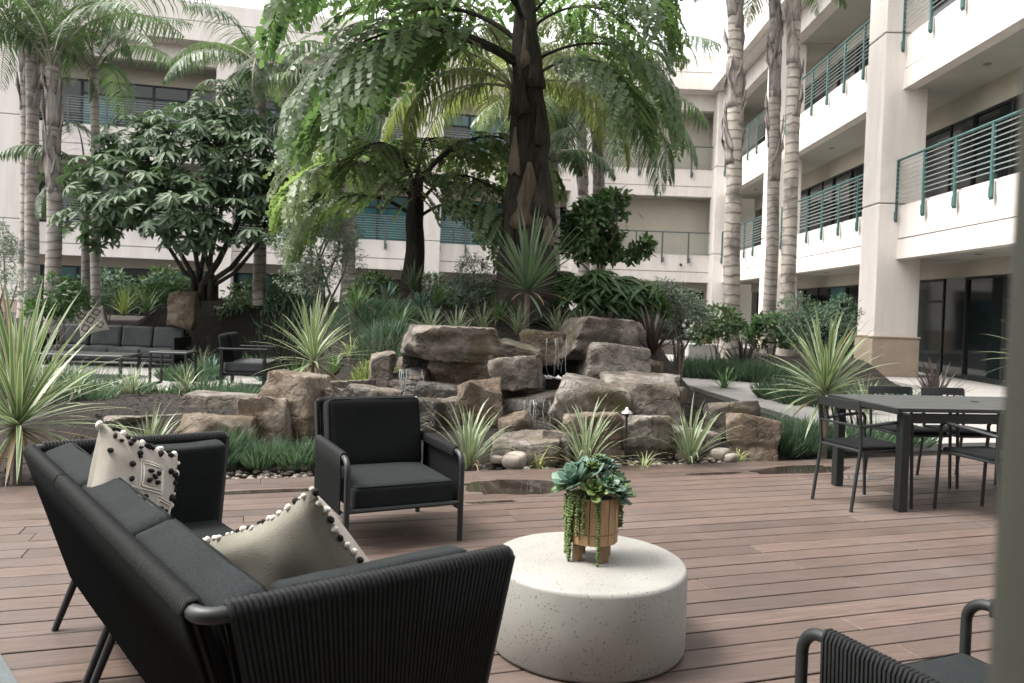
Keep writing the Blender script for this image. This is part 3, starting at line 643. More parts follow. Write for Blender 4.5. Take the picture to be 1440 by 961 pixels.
def fleshy(L, W, th=.18, cup=.12, n=7):
    q = MB(); V = []; Fc = []
    for i in range(n+1):
        s = i/n; w_ = W*(.35+.65*math.sin(min(1,s*1.05)**.8*math.pi*.62))*(1 if s < .75 else max(.06,1-((s-.75)/.25)**2)); x = L*s; z = cup*L*s*s
        for k in range(8):
            a = 2*math.pi*k/8; V.append((x, w_*.5*math.cos(a), z + (th*W*.5*math.sin(a))+.12*W*abs(math.cos(a))))
    for i in range(n):
        for k in range(8): Fc.append((i*8+k, i*8+(k+1)%8, (i+1)*8+(k+1)%8, (i+1)*8+k))
    Fc += [tuple(range(8))[::-1], tuple(n*8+k for k in range(8))]
    q.add(V, Fc); return q
def rosette(par, loc, r, n, mat, tilt, name='succulent_leaf', seed=0):
    rr = random.Random(seed); me = fleshy(1,.5).mesh(name); me.materials.append(MATS[mat]); me.polygons.foreach_set('use_smooth',[True]*len(me.polygons))
    B = Matrix.Translation(loc) @ Matrix.Rotation(tilt[2],4,'Z') @ Matrix.Rotation(tilt[0],4,'X') @ Matrix.Rotation(tilt[1],4,'Y')
    for k in range(n):
        f = k/n; o = inst(name, me, par); el = R(8+62*f+rr.uniform(-6,6)); L = r*(1-.62*f)*rr.uniform(.9,1.08)
        o.matrix_local = B @ Matrix.Rotation(k*2.39996+rr.uniform(-.1,.1),4,'Z') @ Matrix.Translation((r*.06,0,r*.1*f)) @ Matrix.Rotation(-el,4,'Y') @ Matrix.Diagonal((L,L*1.15,L,1))
rosette(pt, (-.075,-.03,.315), .13, 15, 'succulent', (R(18),R(-28),0), seed=1)
rosette(pt, (.065,-.02,.30), .10, 26, 'leaf_gloss', (R(22),R(34),0), seed=2)
rosette(pt, (.02,.05,.345), .105, 20, 'leaf_agave', (R(-10),R(10),0), seed=3)
rosette(pt, (.08,.05,.31), .09, 16, 'leaf_deep', (R(5),R(30),0), seed=4)
rosette(pt, (-.01,-.02,.375), .06, 16, 'succulent_lime', (0,0,0), seed=5)
rosette(pt, (.055,.06,.385), .05, 14, 'leaf_agave', (0,R(20),0), seed=6)
rosette(pt, (.0,-.075,.30), .085, 18, 'succulent_lime', (R(42),R(0),0), seed=7)
rosette(pt, (-.05,.06,.34), .10, 18, 'succulent', (R(-15),R(-20),0), seed=8)
rosette(pt, (.05,-.07,.315), .075, 18, 'succulent', (R(35),R(18),0), seed=9)
rosette(pt, (-.11,.02,.285), .085, 14, 'leaf_gloss', (R(10),R(-50),0), seed=10)
rosette(pt, (.095,-.03,.275), .075, 16, 'leaf_agave', (R(25),R(55),0), seed=11)
rosette(pt, (.02,.0,.41), .045, 16, 'leaf_gloss', (0,0,0), seed=12)
def trail(a, r0, length, seed):
    rr = random.Random(seed); P, X, Z = [], [], []; d = Vector((math.cos(a),math.sin(a),0)); z = .275
    path = [d*(r0*.7)+Vector((0,0,z+.02)), d*(r0+.012)+Vector((0,0,z+.005))]
    while z > .275-length: z -= .012; path.append(d*(r0+.018+rr.uniform(0,.003))+Vector((rr.uniform(-.002,.002),rr.uniform(-.002,.002),z)))
    q = MB(); q.tube(path, .0018, 4)
    for p in path[1:]:
        for k in range(5):
            v = (Vector((rr.uniform(-1,1),rr.uniform(-1,1),rr.uniform(-.9,.2)))+d*.4).normalized(); 
            q.tube([p, p+v*.006, p+v*.012], [.003,.0048,.001], 5)
    o = q.build('trailing_stem', 'succulent_lime', pt, angle=90)
for k in range(19):
    a = R(rnd.choice([rnd.uniform(185,235), rnd.uniform(200,250), rnd.uniform(262,300), rnd.uniform(300,380)])); trail(a, rp, rnd.uniform(.07,.16) if k%3 else rnd.uniform(.2,.30), k)
# --- dining table and chairs
TA = R(11); bl = gz(1177,683); 
dtb = thing('dining_table', 'long dark slatted dining table standing on the deck near the striped spiky plant', 'dining table', (bl.x,bl.y,0), TA)
for x in (0,1.52):
    for y in (0,-.80):
        q = MB(); q.cbox((x,y,.355),(.07,.07,.71),.005); q.build('leg','frame_dark',dtb)
q = MB(); q.cbox((.76,.0,.675),(1.44,.04,.07),.003); q.build('apron','frame_dark',dtb); q = MB(); q.cbox((.76,-.8,.675),(1.44,.04,.07),.003); q.build('apron','frame_dark',dtb)
for k in range(6):
    q = MB(); q.cbox((0,0,0),(1.66,.148,.03),.003); q.build('top_slat','table_dark',dtb,loc=(.76,.02-.15*k-.025+.0,.735))
for x in (-.068,1.588):
    q = MB(); q.cbox((0,0,0),(.04,.90,.045),.003); q.build('end_trim','frame_dark',dtb,loc=(x,-.4,.7285))
q = MB(); q.lathe([(.03,0),(.03,.004),(.024,.006)],16,(.95,-.35,.750)); q.build('parasol_plug','frame_dark',dtb)
def dchair(label):
    t = thing('dining_chair', label, 'chair', group='dining chairs around the dark table'); W = .225; r = .0125
    for s in (-1,1):
        q = MB(); q.tube([(s*(W-.03),.30,0),(s*(W-.03),.235,.44),(s*(W-.025),.245,.60),(s*(W-.02),.27,.775)], r, 8); q.build('rear_leg','frame_dark',t)
        q = MB(); q.tube([(s*(W-.0),-.235,0),(s*W,-.215,.44),(s*W,-.205,.57)]+arc((s*W,-.165,.60),(0,-.045,0),(0,0,.045),5)+[(s*W,0,.635),(s*(W-.012),.15,.62),(s*(W-.025),.245,.61)], r, 8); q.build('arm_frame','frame_dark',t)
        q = MB(); q.tube([(s*(W-.015),-.215,.43),(s*(W-.03),.235,.43)], .011, 6); q.build('seat_rail','frame_dark',t)
    for y in (-.21,.235): q = MB(); q.tube([(-W+.02,y,.43),(W-.02,y,.43)], .011, 6); q.build('cross_rail','frame_dark',t)
    q = MB(); pts = [(-W+.02+ (2*W-.04)*k/8, .27+.03*math.sin(math.pi*k/8), .76) for k in range(9)]
    V = []; 
    for p in pts: V += [(p[0],p[1]-.012,.725),(p[0],p[1]-.006,.79),(p[0],p[1]+.010,.79),(p[0],p[1]+.004,.725)]
    Fc = [(4*i+a, 4*i+(a+1)%4, 4*i+4+(a+1)%4, 4*i+4+a) for i in range(8) for a in range(4)]+[(3,2,1,0),(32,33,34,35)]
    q.add(V, Fc); q.build('top_band','frame_dark',t)
    for k in range(7):
        x = (-W+.05)+(2*W-.10)*k/6; q = MB(); q.tube([(x,.262+.02*math.sin(math.pi*(k+1)/8),.73),(x,.245,.615)], .007, 5); q.build('back_cord','rope',t)
    q = MB(); q.tube([(-W+.03,.245,.61),(0,.262,.61),(W-.03,.245,.61)], .010, 6); q.build('lower_band','frame_dark',t)
    cushion(.41,.44,.035,.014,.004,n=8,wr=.001).build('seat_pad','fabric_black',t,angle=80,loc=(0,.01,.448)); return t
for (x, y, fa_, lb) in ((2.50,5.93,22,'dark armchair at the end of the dining table, its back beside the spiky striped plant'),(3.22,6.78,191,'dark chair on the path side of the dining table, nearer its spiky plant end'),
        (3.72,6.86,191,'dark chair on the path side of the dining table, farther from the spiky plant'),(3.28,5.70,109,'dark chair on the deck side of the dining table facing the path')):
    c = dchair(lb) if lb.startswith('dark armchair') else copy_tree(dch0); dch0 = c if lb.startswith('dark armchair') else dch0
    c['label'] = lb; c.location = (x,y,0)
    # facing direction is local -y
    c.rotation_euler = (0,0,R(fa_)+R(90) if lb.startswith('dark armchair') or fa_ == 109 else R(fa_-180))
# --- far lounge set on the patio
def block_sofa():
    b0 = at(150,508,14.3); t = thing('patio_sofa', 'grey cushioned black framed sofa with one patterned pillow on the far patio', 'sofa', (-8.0,14.7,0), R(3))
    q = MB(); q.cbox((0,0,.16),(2.9,.86,.06),.01); q.build('base','frame_dark',t)
    for s in (-1,1): q = MB(); q.cbox((s*1.42,-.02,.30),(.06,.86,.60),.008); q.build('arm','frame_dark',t)
    q = MB(); q.cbox((0,.40,.36),(2.78,.05,.62),.008); q.build('back_frame','frame_dark',t)
    for k in range(4):
        x = -1.02+.68*k; cushion(.67,.70,.16,.04,.015,seed=k).build('seat_cushion','fabric_grey',t,angle=80,loc=(x,-.03,.28))
        o = cushion(.66,.16,.42,.05,0,seed=k+4).build('back_cushion','fabric_grey',t,angle=80,loc=(x,.28,.56)); o.rotation_euler = (R(-10),0,0)
    for sx in (-1.35,1.35):
        for sy in (-.38,.36): q = MB(); q.cbox((sx,sy,.065),(.05,.05,.13),.004); q.build('leg','frame_dark',t)
    return t
bs = block_sofa(); bs.scale = (.88,.95,.97)
p3 = pillow('throw_pillow', 'white pillow with black loop pattern on the grey patio sofa', .25, .08, 'canvas', 'canvas_back', 18)
for (u,v) in ((-.5,-.5),(.5,-.5),(.5,.5),(-.5,.5),(0,0)):
    for q_ in range(4):
        a0 = q_*math.pi/2; yarn(p3, [(u+.10*math.cos(a0)+.20*math.cos(a0+b)*.5+.08*math.cos(a0), v+.10*math.sin(a0)+.20*math.sin(a0+b)*.5+.08*math.sin(a0)) for b in [-1.9+.38*k for k in range(11)]], 1, .25, .08, .008, 'yarn_black', 'loop_print')
orient(p3, at(129,452,14.30), (.25,-.9,.35), (0,.2,1), R(22))
q = thing('patio_table', 'low black coffee table in front of the grey patio sofa', 'coffee table', (-7.35,12.6,0), R(4))
cq = MB(); cq.cbox((0,0,.36),(1.5,.75,.035),.004); cq.build('top','table_dark',q)
for sx in (-.71,.71):
    for sy in (-.34,.34): cq = MB(); cq.cbox((sx,sy,.17),(.045,.045,.34),.003); cq.build('leg','frame_dark',q)
sp = gz(243,541); st_ = thing('side_table', 'small open cube side table of black metal on the pale patio', 'side table', (sp.x,sp.y,0), R(6))
cq = MB(); cq.cbox((0,0,.50),(.56,.50,.03),.004); cq.build('top','table_dark',st_)
for sx in (-.26,.26):
    for sy in (-.23,.23): cq = MB(); cq.cbox((sx,sy,.243),(.035,.035,.485),.003); cq.build('leg','frame_dark',st_)
for sx in (-.26,.26): cq = MB(); cq.cbox((sx,0,.02),(.03,.42,.03),.003); cq.build('foot_rail','frame_dark',st_)
ap = gz(338,548); pa = thing('patio_armchair', 'dark framed patio armchair with a brown black cushion beside the side table', 'armchair', (ap.x-.05,ap.y+.45,0), R(100))
for s in (-1,1):
    cq = MB(); cq.cbox((s*.40,-.30,.29),(.06,.05,.58),.004); cq.build('leg','frame_dark',pa); cq = MB(); cq.cbox((s*.40,.32,.29),(.06,.05,.58),.004); cq.build('leg','frame_dark',pa)
    cq = MB(); cq.cbox((s*.40,.01,.60),(.07,.72,.03),.004); cq.build('arm','frame_dark',pa)
cq = MB(); cq.cbox((0,0,.22),(.74,.66,.05),.004); cq.build('seat_frame','frame_dark',pa)
cushion(.72,.66,.16,.04,.015).build('seat_cushion','fabric_grey',pa,angle=80,loc=(0,-.02,.33)); o = cushion(.70,.17,.46,.05,0).build('back_cushion','fabric_black',pa,angle=80,loc=(0,.28,.60)); o.rotation_euler = (R(-12),0,0)
# --- blurred post close to the lens
pa_ = at(1443,400,.32); pb_ = at(1412,961,.32); dr_ = (pb_-pa_)/(pb_.z-pa_.z); q = MB(); rt = Vector((1,0,0))
P = [pb_+dr_*(0-pb_.z)+Vector((.04,0,0)), pb_+dr_*(2.3-pb_.z)+Vector((.04,0,0))]
q.tube(P, .04, 24); tag(q.build('post', 'post_paint', angle=60), 'out of focus olive grey post leaning at the deck edge of the view', 'post')
# --- path lamp
lp = gz(879,648,0.02); la = thing('path_light', 'slim black garden path light with metal hat among the striped plants', 'path light', (lp.x,lp.y,-.02))
q = MB(); q.lathe([(.011,0),(.011,.45)],10); q.build('stake','lamp_metal',la); q = MB(); q.lathe([(.018,.44),(.024,.455),(.024,.475),(.012,.48)],12); q.build('lens','lamp_metal',la)
q = MB(); q.lathe([(.055,.472),(.052,.480),(.03,.498),(.016,.508),(.012,.520),(.006,.526)],16); q.build('hat','lamp_cap',la)
# ---------------------------------------------------------------- rocks
ICO = {}
def ico(sub):
    if sub not in ICO:
        bm = bmesh.new(); bmesh.ops.create_icosphere(bm, subdivisions=sub, radius=1); bm.verts.index_update()
        ICO[sub] = (np.array([v.co[:] for v in bm.verts]), [tuple(v.index for v in f.verts) for f in bm.faces]); bm.free()
    return ICO[sub]
def rockmesh(seed, size, sub=5, p=60, flat=.0, nz=.05):
    U, Fc = ico(sub); rg = np.random.RandomState(seed); rr = random.Random(seed)
    nrm = rg.normal(size=(22,3)); nrm /= np.linalg.norm(nrm, axis=1)[:,None]; dist = rg.uniform(.66,1.0,22)
    ax = np.array([[1,0,0],[-1,0,0],[0,1,0],[0,-1,0],[0,0,1],[0,0,-1]], float)+rg.normal(size=(6,3))*.11; ax /= np.linalg.norm(ax, axis=1)[:,None]
    nrm = np.vstack([nrm, ax]); dist = np.concatenate([dist, rg.uniform(.50,.62,6)])
    if flat: dist[-2] = flat*.85
    q = np.maximum(U @ nrm.T, 0)/dist[None,:]; r = (q**p).sum(1)**(-1/p); V = U*r[:,None]
    mx = np.abs(V).max(0); V /= mx; S_ = np.array(size)/2; out = np.empty_like(V); o = Vector((seed*3.7, seed*1.3, 0))
    for i, v in enumerate(V):
        w_ = Vector(v*S_); n1 = noise.fractal(w_*2.0+o, 1, 2.1, 4); led = noise.noise(Vector((w_.x*.8,w_.y*.8,w_.z*8))+o)
        n2 = noise.ridged_multi_fractal(w_*1.7+o, 1, 2.0, 3, 1, 2)
        n3 = noise.fractal(w_*9+o, .8, 2.2, 3); k = 1 + nz*n1 + .06*math.copysign(abs(led)**.6,led) - .08*max(0,n2-1.25) + .012*n3/max(.3,w_.length); out[i] = np.array(w_)*k
    return out, Fc
ROCKS = {}
def rock(x0, y0, x1, y1, d, mat, label, ratio=.8, sub=5, flat=0, group=None, emb=.12, tilt=0, seed=None, rz=None):
    seed = seed or (x0*7+y0) % 9973; wd = (x1-x0)*d/F; tz = at((x0+x1)/2, y0, d).z; bz = at((x0+x1)/2, y1, d).z-emb; th = wd*ratio
    th *= 1.15; V, Fc = rockmesh(seed, (wd*1.12, th, (tz-bz)*1.05), sub, flat=flat)
    q = MB(); q.add([tuple(v) for v in V], Fc); c = at((x0+x1)/2, (y0+y1)/2, d)
    o = q.build('boulder', mat, None, angle=32, loc=(c.x, d+th*.36, (tz+bz)/2)); o.rotation_euler = (0, R(tilt), R(rz if rz is not None else rnd.uniform(-14,14)))
    return tag(o, label, 'rock', group)
RK = [(796,446,900,500,8.9,'rock_dry','large flat topped boulder right of the upper waterfall',.9,0,0),
 (820,482,908,536,8.75,'rock_dry','blocky boulder carrying the large flat topped boulder',.9,0,0),
 (735,458,800,502,9.25,'rock_tan','mossy tan block at the lip of the upper waterfall',.9,.55,0),
 (752,486,832,545,9.35,'rock_wet','dark wet rock face behind the upper waterfall',.6,0,0),
 (566,456,708,494,8.45,'rock_dry','broad overhanging capstone on the left of the waterfall',.8,.5,3),
 (600,486,712,570,8.6,'rock_tan','stained tan cliff rock under the broad capstone',.8,0,0),
 (566,478,612,560,8.75,'rock_wet','shadowed rock behind the left end of the capstone',.8,0,0),
 (690,476,768,510,8.75,'rock_dry','sloping rock wedged between the capstone and the tan block',.8,.5,12),
 (690,502,760,532,8.2,'rock_dry','small pale rock perched above the lower waterfall',.8,.5,-4),
 (736,498,764,545,8.25,'rock_tan','upright stone beside the small perched rock',.8,0,0),
 (672,526,772,585,8.25,'rock_wet','wet brown rubble rock under the small perched rock',.7,0,0),
 (644,534,710,596,7.75,'rock_tan','rounded pinkish boulder left of the lower waterfall',.85,0,0),
 (704,552,800,622,8.0,'rock_wet','dark wet rock behind the lower waterfall',.6,0,0),
 (778,528,885,612,7.65,'rock_dry','big slanted boulder right of the lower waterfall',.85,.6,14),
 (852,528,958,590,7.95,'rock_dry','broad pale slab boulder behind the path light',.8,.55,-6),
 (858,582,952,634,7.35,'rock_dry','low cracked boulder directly behind the path light',.7,.6,0),
 (790,585,868,646,7.25,'rock_tan','brown rock half hidden by the striped clump near the planter',.7,0,0),
 (688,606,790,664,7.0,'rock_dry','flat low slab at the foot of the lower waterfall',.8,.45,0),
 (512,496,552,556,8.35,'rock_dry','narrow upright boulder left of the small spill ledge',.9,0,0),
 (540,516,606,570,8.35,'rock_wet','wet ledge rock of the small left spill',.8,.5,0),
 (430,526,524,575,7.7,'rock_dry','flat grey rock behind the black armchair back',.8,.5,0),
 (486,546,556,580,7.35,'rock_dry','pale rock showing just over the armchair back',.8,.6,0),
 (362,528,456,655,7.05,'rock_tan','tall cracked cliff boulder left of the black armchair',.75,.7,0),
 (448,548,530,655,7.2,'rock_wet','dark rock in shade behind the armchair arm',.7,0,0),
 (326,560,404,640,6.85,'rock_tan','blocky tan rock under the pale ledge beside the cliff boulder',.8,.7,0),
 (242,546,402,590,7.35,'rock_dry','long pale flat ledge rock below the patio plants',.5,.45,2),
 (140,570,300,606,7.0,'rock_dry','low flat ledge rock behind the embroidered pillow',.5,.45,-1),
 (236,582,348,655,6.55,'rock_tan','wide brown rock behind the far arm of the rope sofa',.7,.7,0),
 (600,556,656,606,7.85,'rock_dry','slanted slab between armchair and pinkish boulder',.8,.6,-14),
 (560,560,620,640,7.6,'rock_wet','low shadowed rock behind the right arm of the armchair',.8,0,0),
 (998,561,1068,606,8.05,'rock_dry','flat topped slab behind the brown cube rock',.8,.55,0),
 (1030,588,1102,646,7.6,'rock_tan','squat brown cube shaped rock near the dining chair',.85,.65,0),
 (948,598,1012,650,7.55,'rock_dry','rock hidden behind the striped clump beside the path light',.8,.6,0),
 (232,410,272,456,14.8,'rock_tan','tan boulder on the slope behind the patio sofa',.9,0,0),
 (900,506,932,540,9.0,'rock_tan','small rock under the bronze flax beside the flat topped boulder',.9,.6,0),
 (590,530,662,606,8.1,'rock_wet','dark rock filling the corner under the stained cliff rock',.9,0,0),
 (900,540,966,592,8.3,'rock_tan','brown rock at the outer end of the broad pale slab',.9,.6,0),
 (556,498,606,534,8.9,'rock_tan','tan rock behind the small left spill',.9,.6,0),
 (700,580,748,636,7.55,'rock_tan','small brown rock at the left edge of the lower pool',.9,.6,0),
 (400,556,452,600,7.6,'rock_dry','grey block behind the tall cracked cliff boulder',.9,.6,0),
 (764,606,806,650,7.15,'rock_dry','small pale rock between flat slab and brown rock',.9,.6,0),
 (880,520,960,560,8.6,'rock_dry','pale rock on the bank right of the blocky boulder',.8,.55,0)]
for i, a in enumerate(RK): rock(*a[:7], ratio=a[7], flat=a[8], tilt=a[9], sub=5 if a[4] < 9.5 else 4)
def stone(x, y, r, sx, col, label, group, z=0):
    p = gz(x, y, z); V, Fc = rockmesh(int(x*3+y), (r*2*sx, r*2, r*1.5), 3, p=6, nz=.03); q = MB(); q.add([tuple(v) for v in V], Fc)
    o = q.build('stone', col, None, angle=80, loc=(p.x,p.y,z+r*.45)); o.rotation_euler = (0,0,rnd.uniform(0,3)); return tag(o, label, 'stone', group)
stone(1120,612,.11,1.1,'rock_dry','round pale stone beside the brown cube rock','',0); stone(1134,606,.09,1.0,'rock_tan','round tan stone behind the pale round stone','',0)
for x, y, r in ((724,655,.10),(846,640,.09),(868,642,.08),(858,630,.08),(900,628,.07),(1010,645,.09),(1028,648,.06),(960,646,.07),(700,650,.05)):
    stone(x, y, r, rnd.uniform(1,1.5), 'pebble', 'smooth river stone lying along the deck edge below the boulders', 'river stones along the deck edge')
# gravel along the deck's far edge
P = []; pr_ = random.Random(5); q = MB(); U, Fc = ico(1)
for k in range(900):
    uu = pr_.uniform(-.5,4.4); w_ = pr_.random()**1.5*.55; p = du*uu+dv*(6.30+w_); s = pr_.uniform(.012,.034)
    V = U*np.array([s*pr_.uniform(.8,1.5), s, s*.6]) + np.array([p.x,p.y,-.075+.02*pr_.random()+max(0,hgt(p.x,p.y)+.08)]); q.add([tuple(v) for v in V], Fc)
o = stuff(q.build('gravel', 'pebble', angle=80)); o['label'] = 'small grey and tan pebbles strewn along the deck edge'; o['category'] = 'gravel'
# bark chips on the beds
Pn, Xn, Zn = [], [], []; cr_ = random.Random(9)
for k in range(9000):
    x, y = cr_.choice(((cr_.uniform(-6.5,-2.0),cr_.uniform(5.6,10.5)),(cr_.uniform(-9,2.6),cr_.uniform(9,17)),(cr_.uniform(1.2,3.2),cr_.uniform(7.2,11))))
    if Vector((x,y,0)).dot(dv) < 6.36 or ((x+7.2)/3.5)**2+((y-13.2)/2.65)**2 < 1: continue
    Pn.append((x,y,hgt(x,y)+cr_.uniform(0,.012))); Xn.append((cr_.uniform(-1,1),cr_.uniform(-1,1),cr_.uniform(-.25,.25))); Zn.append((cr_.uniform(-.4,.4),cr_.uniform(-.4,.4),1))
o = stuff(leaves('bark_mulch','rhomb',Pn,Xn,Zn,[cr_.uniform(.03,.09) for _ in Pn],[cr_.uniform(.012,.03) for _ in Pn],'mulch_chip')); o['label'] = 'dark bark chips scattered over the planting beds'; o['category'] = 'mulch'
# water
def sheet(name, x0, x1, ytop, ybot, d, label, out=.05, n=6):
    rr = random.Random(x0); t = thing(name, label, 'waterfall', at((x0+x1)/2, ybot, d)); B = Vector(t.location)
    for k in range(n):
        x = rr.uniform(x0, x1); yb = ybot-rr.uniform(0,.2)*(ybot-ytop); pts = []; w_ = rr.uniform(.002,.0055)
        for j in range(9):
            s = j/8; pts.append(at(x+rr.uniform(-.8,.8)+2.5*math.sin(k+s*3)*s, ytop+(yb-ytop)*s, d-out*math.sin(s*1.57)-(.0 if j else -.06))-B)
        q = MB(); q.tube(pts, [w_*rr.uniform(.5,1.2) for _ in pts], 6, flat=.5, up=Vector((0,1,0))); q.build('water_strand', 'waterfall', t, angle=90)
    q = MB(); U, Fc = ico(1)
    for k in range(26):
        s = rr.uniform(.006,.02); p = Vector((rr.uniform(-.5,.5)*(x1-x0)*d/F, rr.uniform(-.1,.04)-out, rr.uniform(-.01,.015))); q.add([tuple(v) for v in U*s+np.array(p)], Fc)
    stuff(q.build('splash', 'foam', t)); return t
sheet('waterfall', 763,797,476,530,8.98,'thin upper waterfall spilling from the mossy tan block')
sheet('waterfall', 737,775,563,612,7.72,'lower waterfall trickling into the pool behind the flat slab')
sheet('waterfall', 548,596,520,560,8.12,'small spill over the wet ledge left of the capstone')
for x, y, d, rx, ry, lb in ((782,531,8.9,.30,.22,'water'),(752,612,7.75,.42,.22,'water'),(575,566,8.1,.36,.2,'water')):
    c = at(x,y,d); pl = blob(c, rx, ry, 0, x*.01, 30, .2); q = MB(); q.add(pl, [tuple(range(len(pl)))]); struct(q.build('pool_water', 'pond', smooth=False))
# ---------------------------------------------------------------- blade plants: every leaf an object
BL = {}
def blademesh(key, W, th0, bend, mats, n=7, fold=.25, arrow=0):
    if key in BL: return BL[key]
    q = MB(); x = z = 0.; th = th0; V = []; Fc = []; mi = []
    for i in range(n+1):
        s = i/n; w_ = W*(.55+.45*math.sin(min(1,s*2.2)*math.pi/2))*(1-s**2.6)**.8+.0008; cx = [-1,-.60,.60,1]
        for c in cx: V.append((x-math.sin(th)*fold*w_*(abs(c)-.5)*-1*.5, w_*.5*c, z+math.cos(th)*fold*w_*(abs(c)-.5)*.5))
        x += math.cos(th)/n; z += math.sin(th)/n; th -= bend/n*(.5+1.0*s)
    for i in range(n):
        for k in range(3): Fc.append((4*i+k, 4*i+4+k, 4*i+5+k, 4*i+1+k)); mi.append(0 if k == 1 else (1 if len(mats) > 1 else 0))
    q.v = V; q.f = Fc; q.m = mi; me = q.mesh('leaf')
    for m_ in mats: me.materials.append(MATS[m_])
    me.polygons.foreach_set('use_smooth', [True]*len(Fc)); BL[key] = me; return me
def bladeplant(name, label, cat, base, crown_h, n, L, W, mats, lo=5, hi=85, bend=1.0, stem=0, group=None, seed=0, kind='', var=.25, tiltmax=1):
    rr = random.Random(seed); t = thing(name, label, cat, base, 0, group)
    if stem:
        q = MB(); q.tube([(0,0,-.1),(.01,0,crown_h*.5),(0,0,crown_h+.02)], [stem*1.2,stem,stem*.9], 8); q.build('stem','bark_tan',t)
    for k in range(n):
        f = (k+.5)/n; el = lo+(hi-lo)*f**.85; ke = round(el/9)*9; bv = rr.choice((.6,1.0,1.45)); b = bend*bv*(1.1-.55*ke/90); mt = ('leaf_dead',) if (f < .16 and rr.random() < .45) or rr.random() < .02 else mats; b = b*1.5 if mt != mats else b
        me = blademesh((kind,ke,bv,tuple(mt),W,bend), W, R(ke), b, mt)
        o = inst('leaf', me, t, (rr.uniform(-.02,.02),rr.uniform(-.02,.02),crown_h*(1-.12*(1-f))), (rr.uniform(-.08,.08),rr.uniform(-.06,.06),k*2.39996+rr.uniform(-.25,.25)), L*rr.uniform(1-var,1+var*.4)*(1 if f > .15 else .8))
    return t
def P2(x, d): c = at(x, 500, d); return c.x, d
def base_at(x, d, z=None):
    X, Y = P2(x, d); return Vector((X, Y, hgt(X,Y)-.01 if z is None else z))
GR, GY, CR_, LM = 'blade_green', 'blade_grey', 'blade_cream', 'blade_lime'
def cordyline(x, d, yc, rad, n, label, mats=(GR,CR_), W=.040, lo=-28, hi=88, bend=.55, seed=1, stem=.035, kind='c'):
    b = base_at(x, d); zc = at(x, yc, d).z; return bladeplant('cordyline', label, 'spiky plant', b, max(.05, zc-b.z), n, rad*d/F, W, mats, lo, hi, bend, stem, seed=seed, kind=kind)
cordyline(26,5.75,592,200,120,'tall spiky cordyline with cream edged leaves behind the far corner of the sofa', W=.042, seed=1)
cordyline(1163,7.95,546,112,110,'spiky striped cordyline standing beside the end of the dining table', W=.050, seed=2)
cordyline(440,8.7,502,95,80,'spiky cordyline with green striped leaves between patio and rocks', W=.050, seed=3)
cordyline(738,9.9,404,112,95,'dark green spiky dracaena at the foot of the fishtail palm', mats=('blade_grey',), W=.045, seed=4, lo=-12, bend=.35, kind='d')
cordyline(577,12.2,408,44,60,'small spiky cordyline in front of the slim fishtail trunk', mats=(GY,), W=.06, seed=5, kind='d2')
cordyline(1478,9.2,500,86,70,'pale striped cordyline by the glass doors behind the olive post', W=.05, seed=6)
cordyline(172,15.8,440,42,50,'lime green sword plant behind the patio sofa back', mats=(LM,GR), W=.07, seed=7, lo=5, stem=0, kind='l')
def flax(x, d, r, n, label, seed, mats=(GY,CR_), W=.035, name='flax_lily', group=None, bend=1.25, lo=28, hi=88, base=None):
    b = base_at(x, d) if base is None else base; return bladeplant(name, label, 'plant', b, .03, n, r*d/F, W, mats, lo, hi, bend, 0, group, seed, 'f')
FX = [(664,6.85,105,70,'white striped flax lily clump right of the black armchair'),(829,6.95,112,64,'white striped flax lily clump behind the wooden planter'),(976,7.25,96,60,'white striped flax lily clump right of the path light'),
 (214,6.55,88,56,'white striped flax lily behind the embroidered pillow'),(150,8.6,66,50,'striped flax lily in front of the low patio coffee table'),(108,7.4,60,36,'striped flax lily beside the tall spiky cordyline'),
 (338,8.9,58,50,'striped flax lily in front of the dark patio armchair'),(402,8.4,46,36,'small striped flax lily left of the middle cordyline'),(1060,8.9,58,46,'striped flax lily behind the flat topped slab'),
 (285,14.2,50,40,'pale grassy flax in front of the umbrella tree stems'),(512,12.2,44,36,'pale spiky flax below the silver olive bush'),(1220,11.6,62,46,'striped flax in front of the wing column'),
 (62,7.3,72,46,'striped flax lily just behind the tall cordyline at the far corner of the sofa'),(186,7.9,52,40,'striped flax lily on the bank above the low flat ledge rock'),(262,8.3,46,38,'striped flax lily on the bank above the long pale ledge'),(208,9.7,50,40,'striped flax lily between the bank and the side table')]
for i, (x, d, r, n, lb) in enumerate(FX): flax(x, d, r, n, lb, i+20)
for i, (x, d, r, lb) in enumerate(((604,9.55,52,'striped flax lily above the outer end of the capstone'),(642,9.5,56,'striped flax lily above the middle of the capstone'),(678,9.9,50,'striped flax lily above the sloping rock beside the capstone'),(728,9.75,58,'striped flax lily directly below the dark green dracaena'),(784,9.7,54,'striped flax lily above the lip of the upper waterfall'),(818,10.1,46,'striped flax lily between lady palm and flat topped boulder'))): flax(x, d, r, 46, lb, i+40, group='flax lilies above the waterfall')
for i, (x, d, r, lb) in enumerate(((912,7.02,40,'low lime striped spider plant beside the path light'),(764,6.98,42,'low lime striped spider plant between river stones and planter'),(1046,7.5,30,'small lime striped spider plant at the brown cube rock'),(492,9.6,40,'yellow green spider plant right of the middle cordyline'),(425,9.6,36,'yellow tinged spider plant left of the middle cordyline'))):
    flax(x, d, r, 34, lb, i+60, mats=(LM,CR_), W=.045, name='spider_plant', bend=1.8, lo=12, hi=75)
for i, (x, d, r, lb) in enumerate(((918,9.6,74,'bronze flax right of the flat topped boulder'),(1318,13,70,'bronze flax in front of the dark glass doors'),(1046,17.5,60,'bronze flax at the foot of the banded palm'),(225,15.6,48,'bronze flax beside the tan boulder'))):
    flax(x, d, r, 44, lb, i+70, mats=('leaf_bronze',), W=.075, name='bronze_flax', bend=.6, lo=25, hi=86)
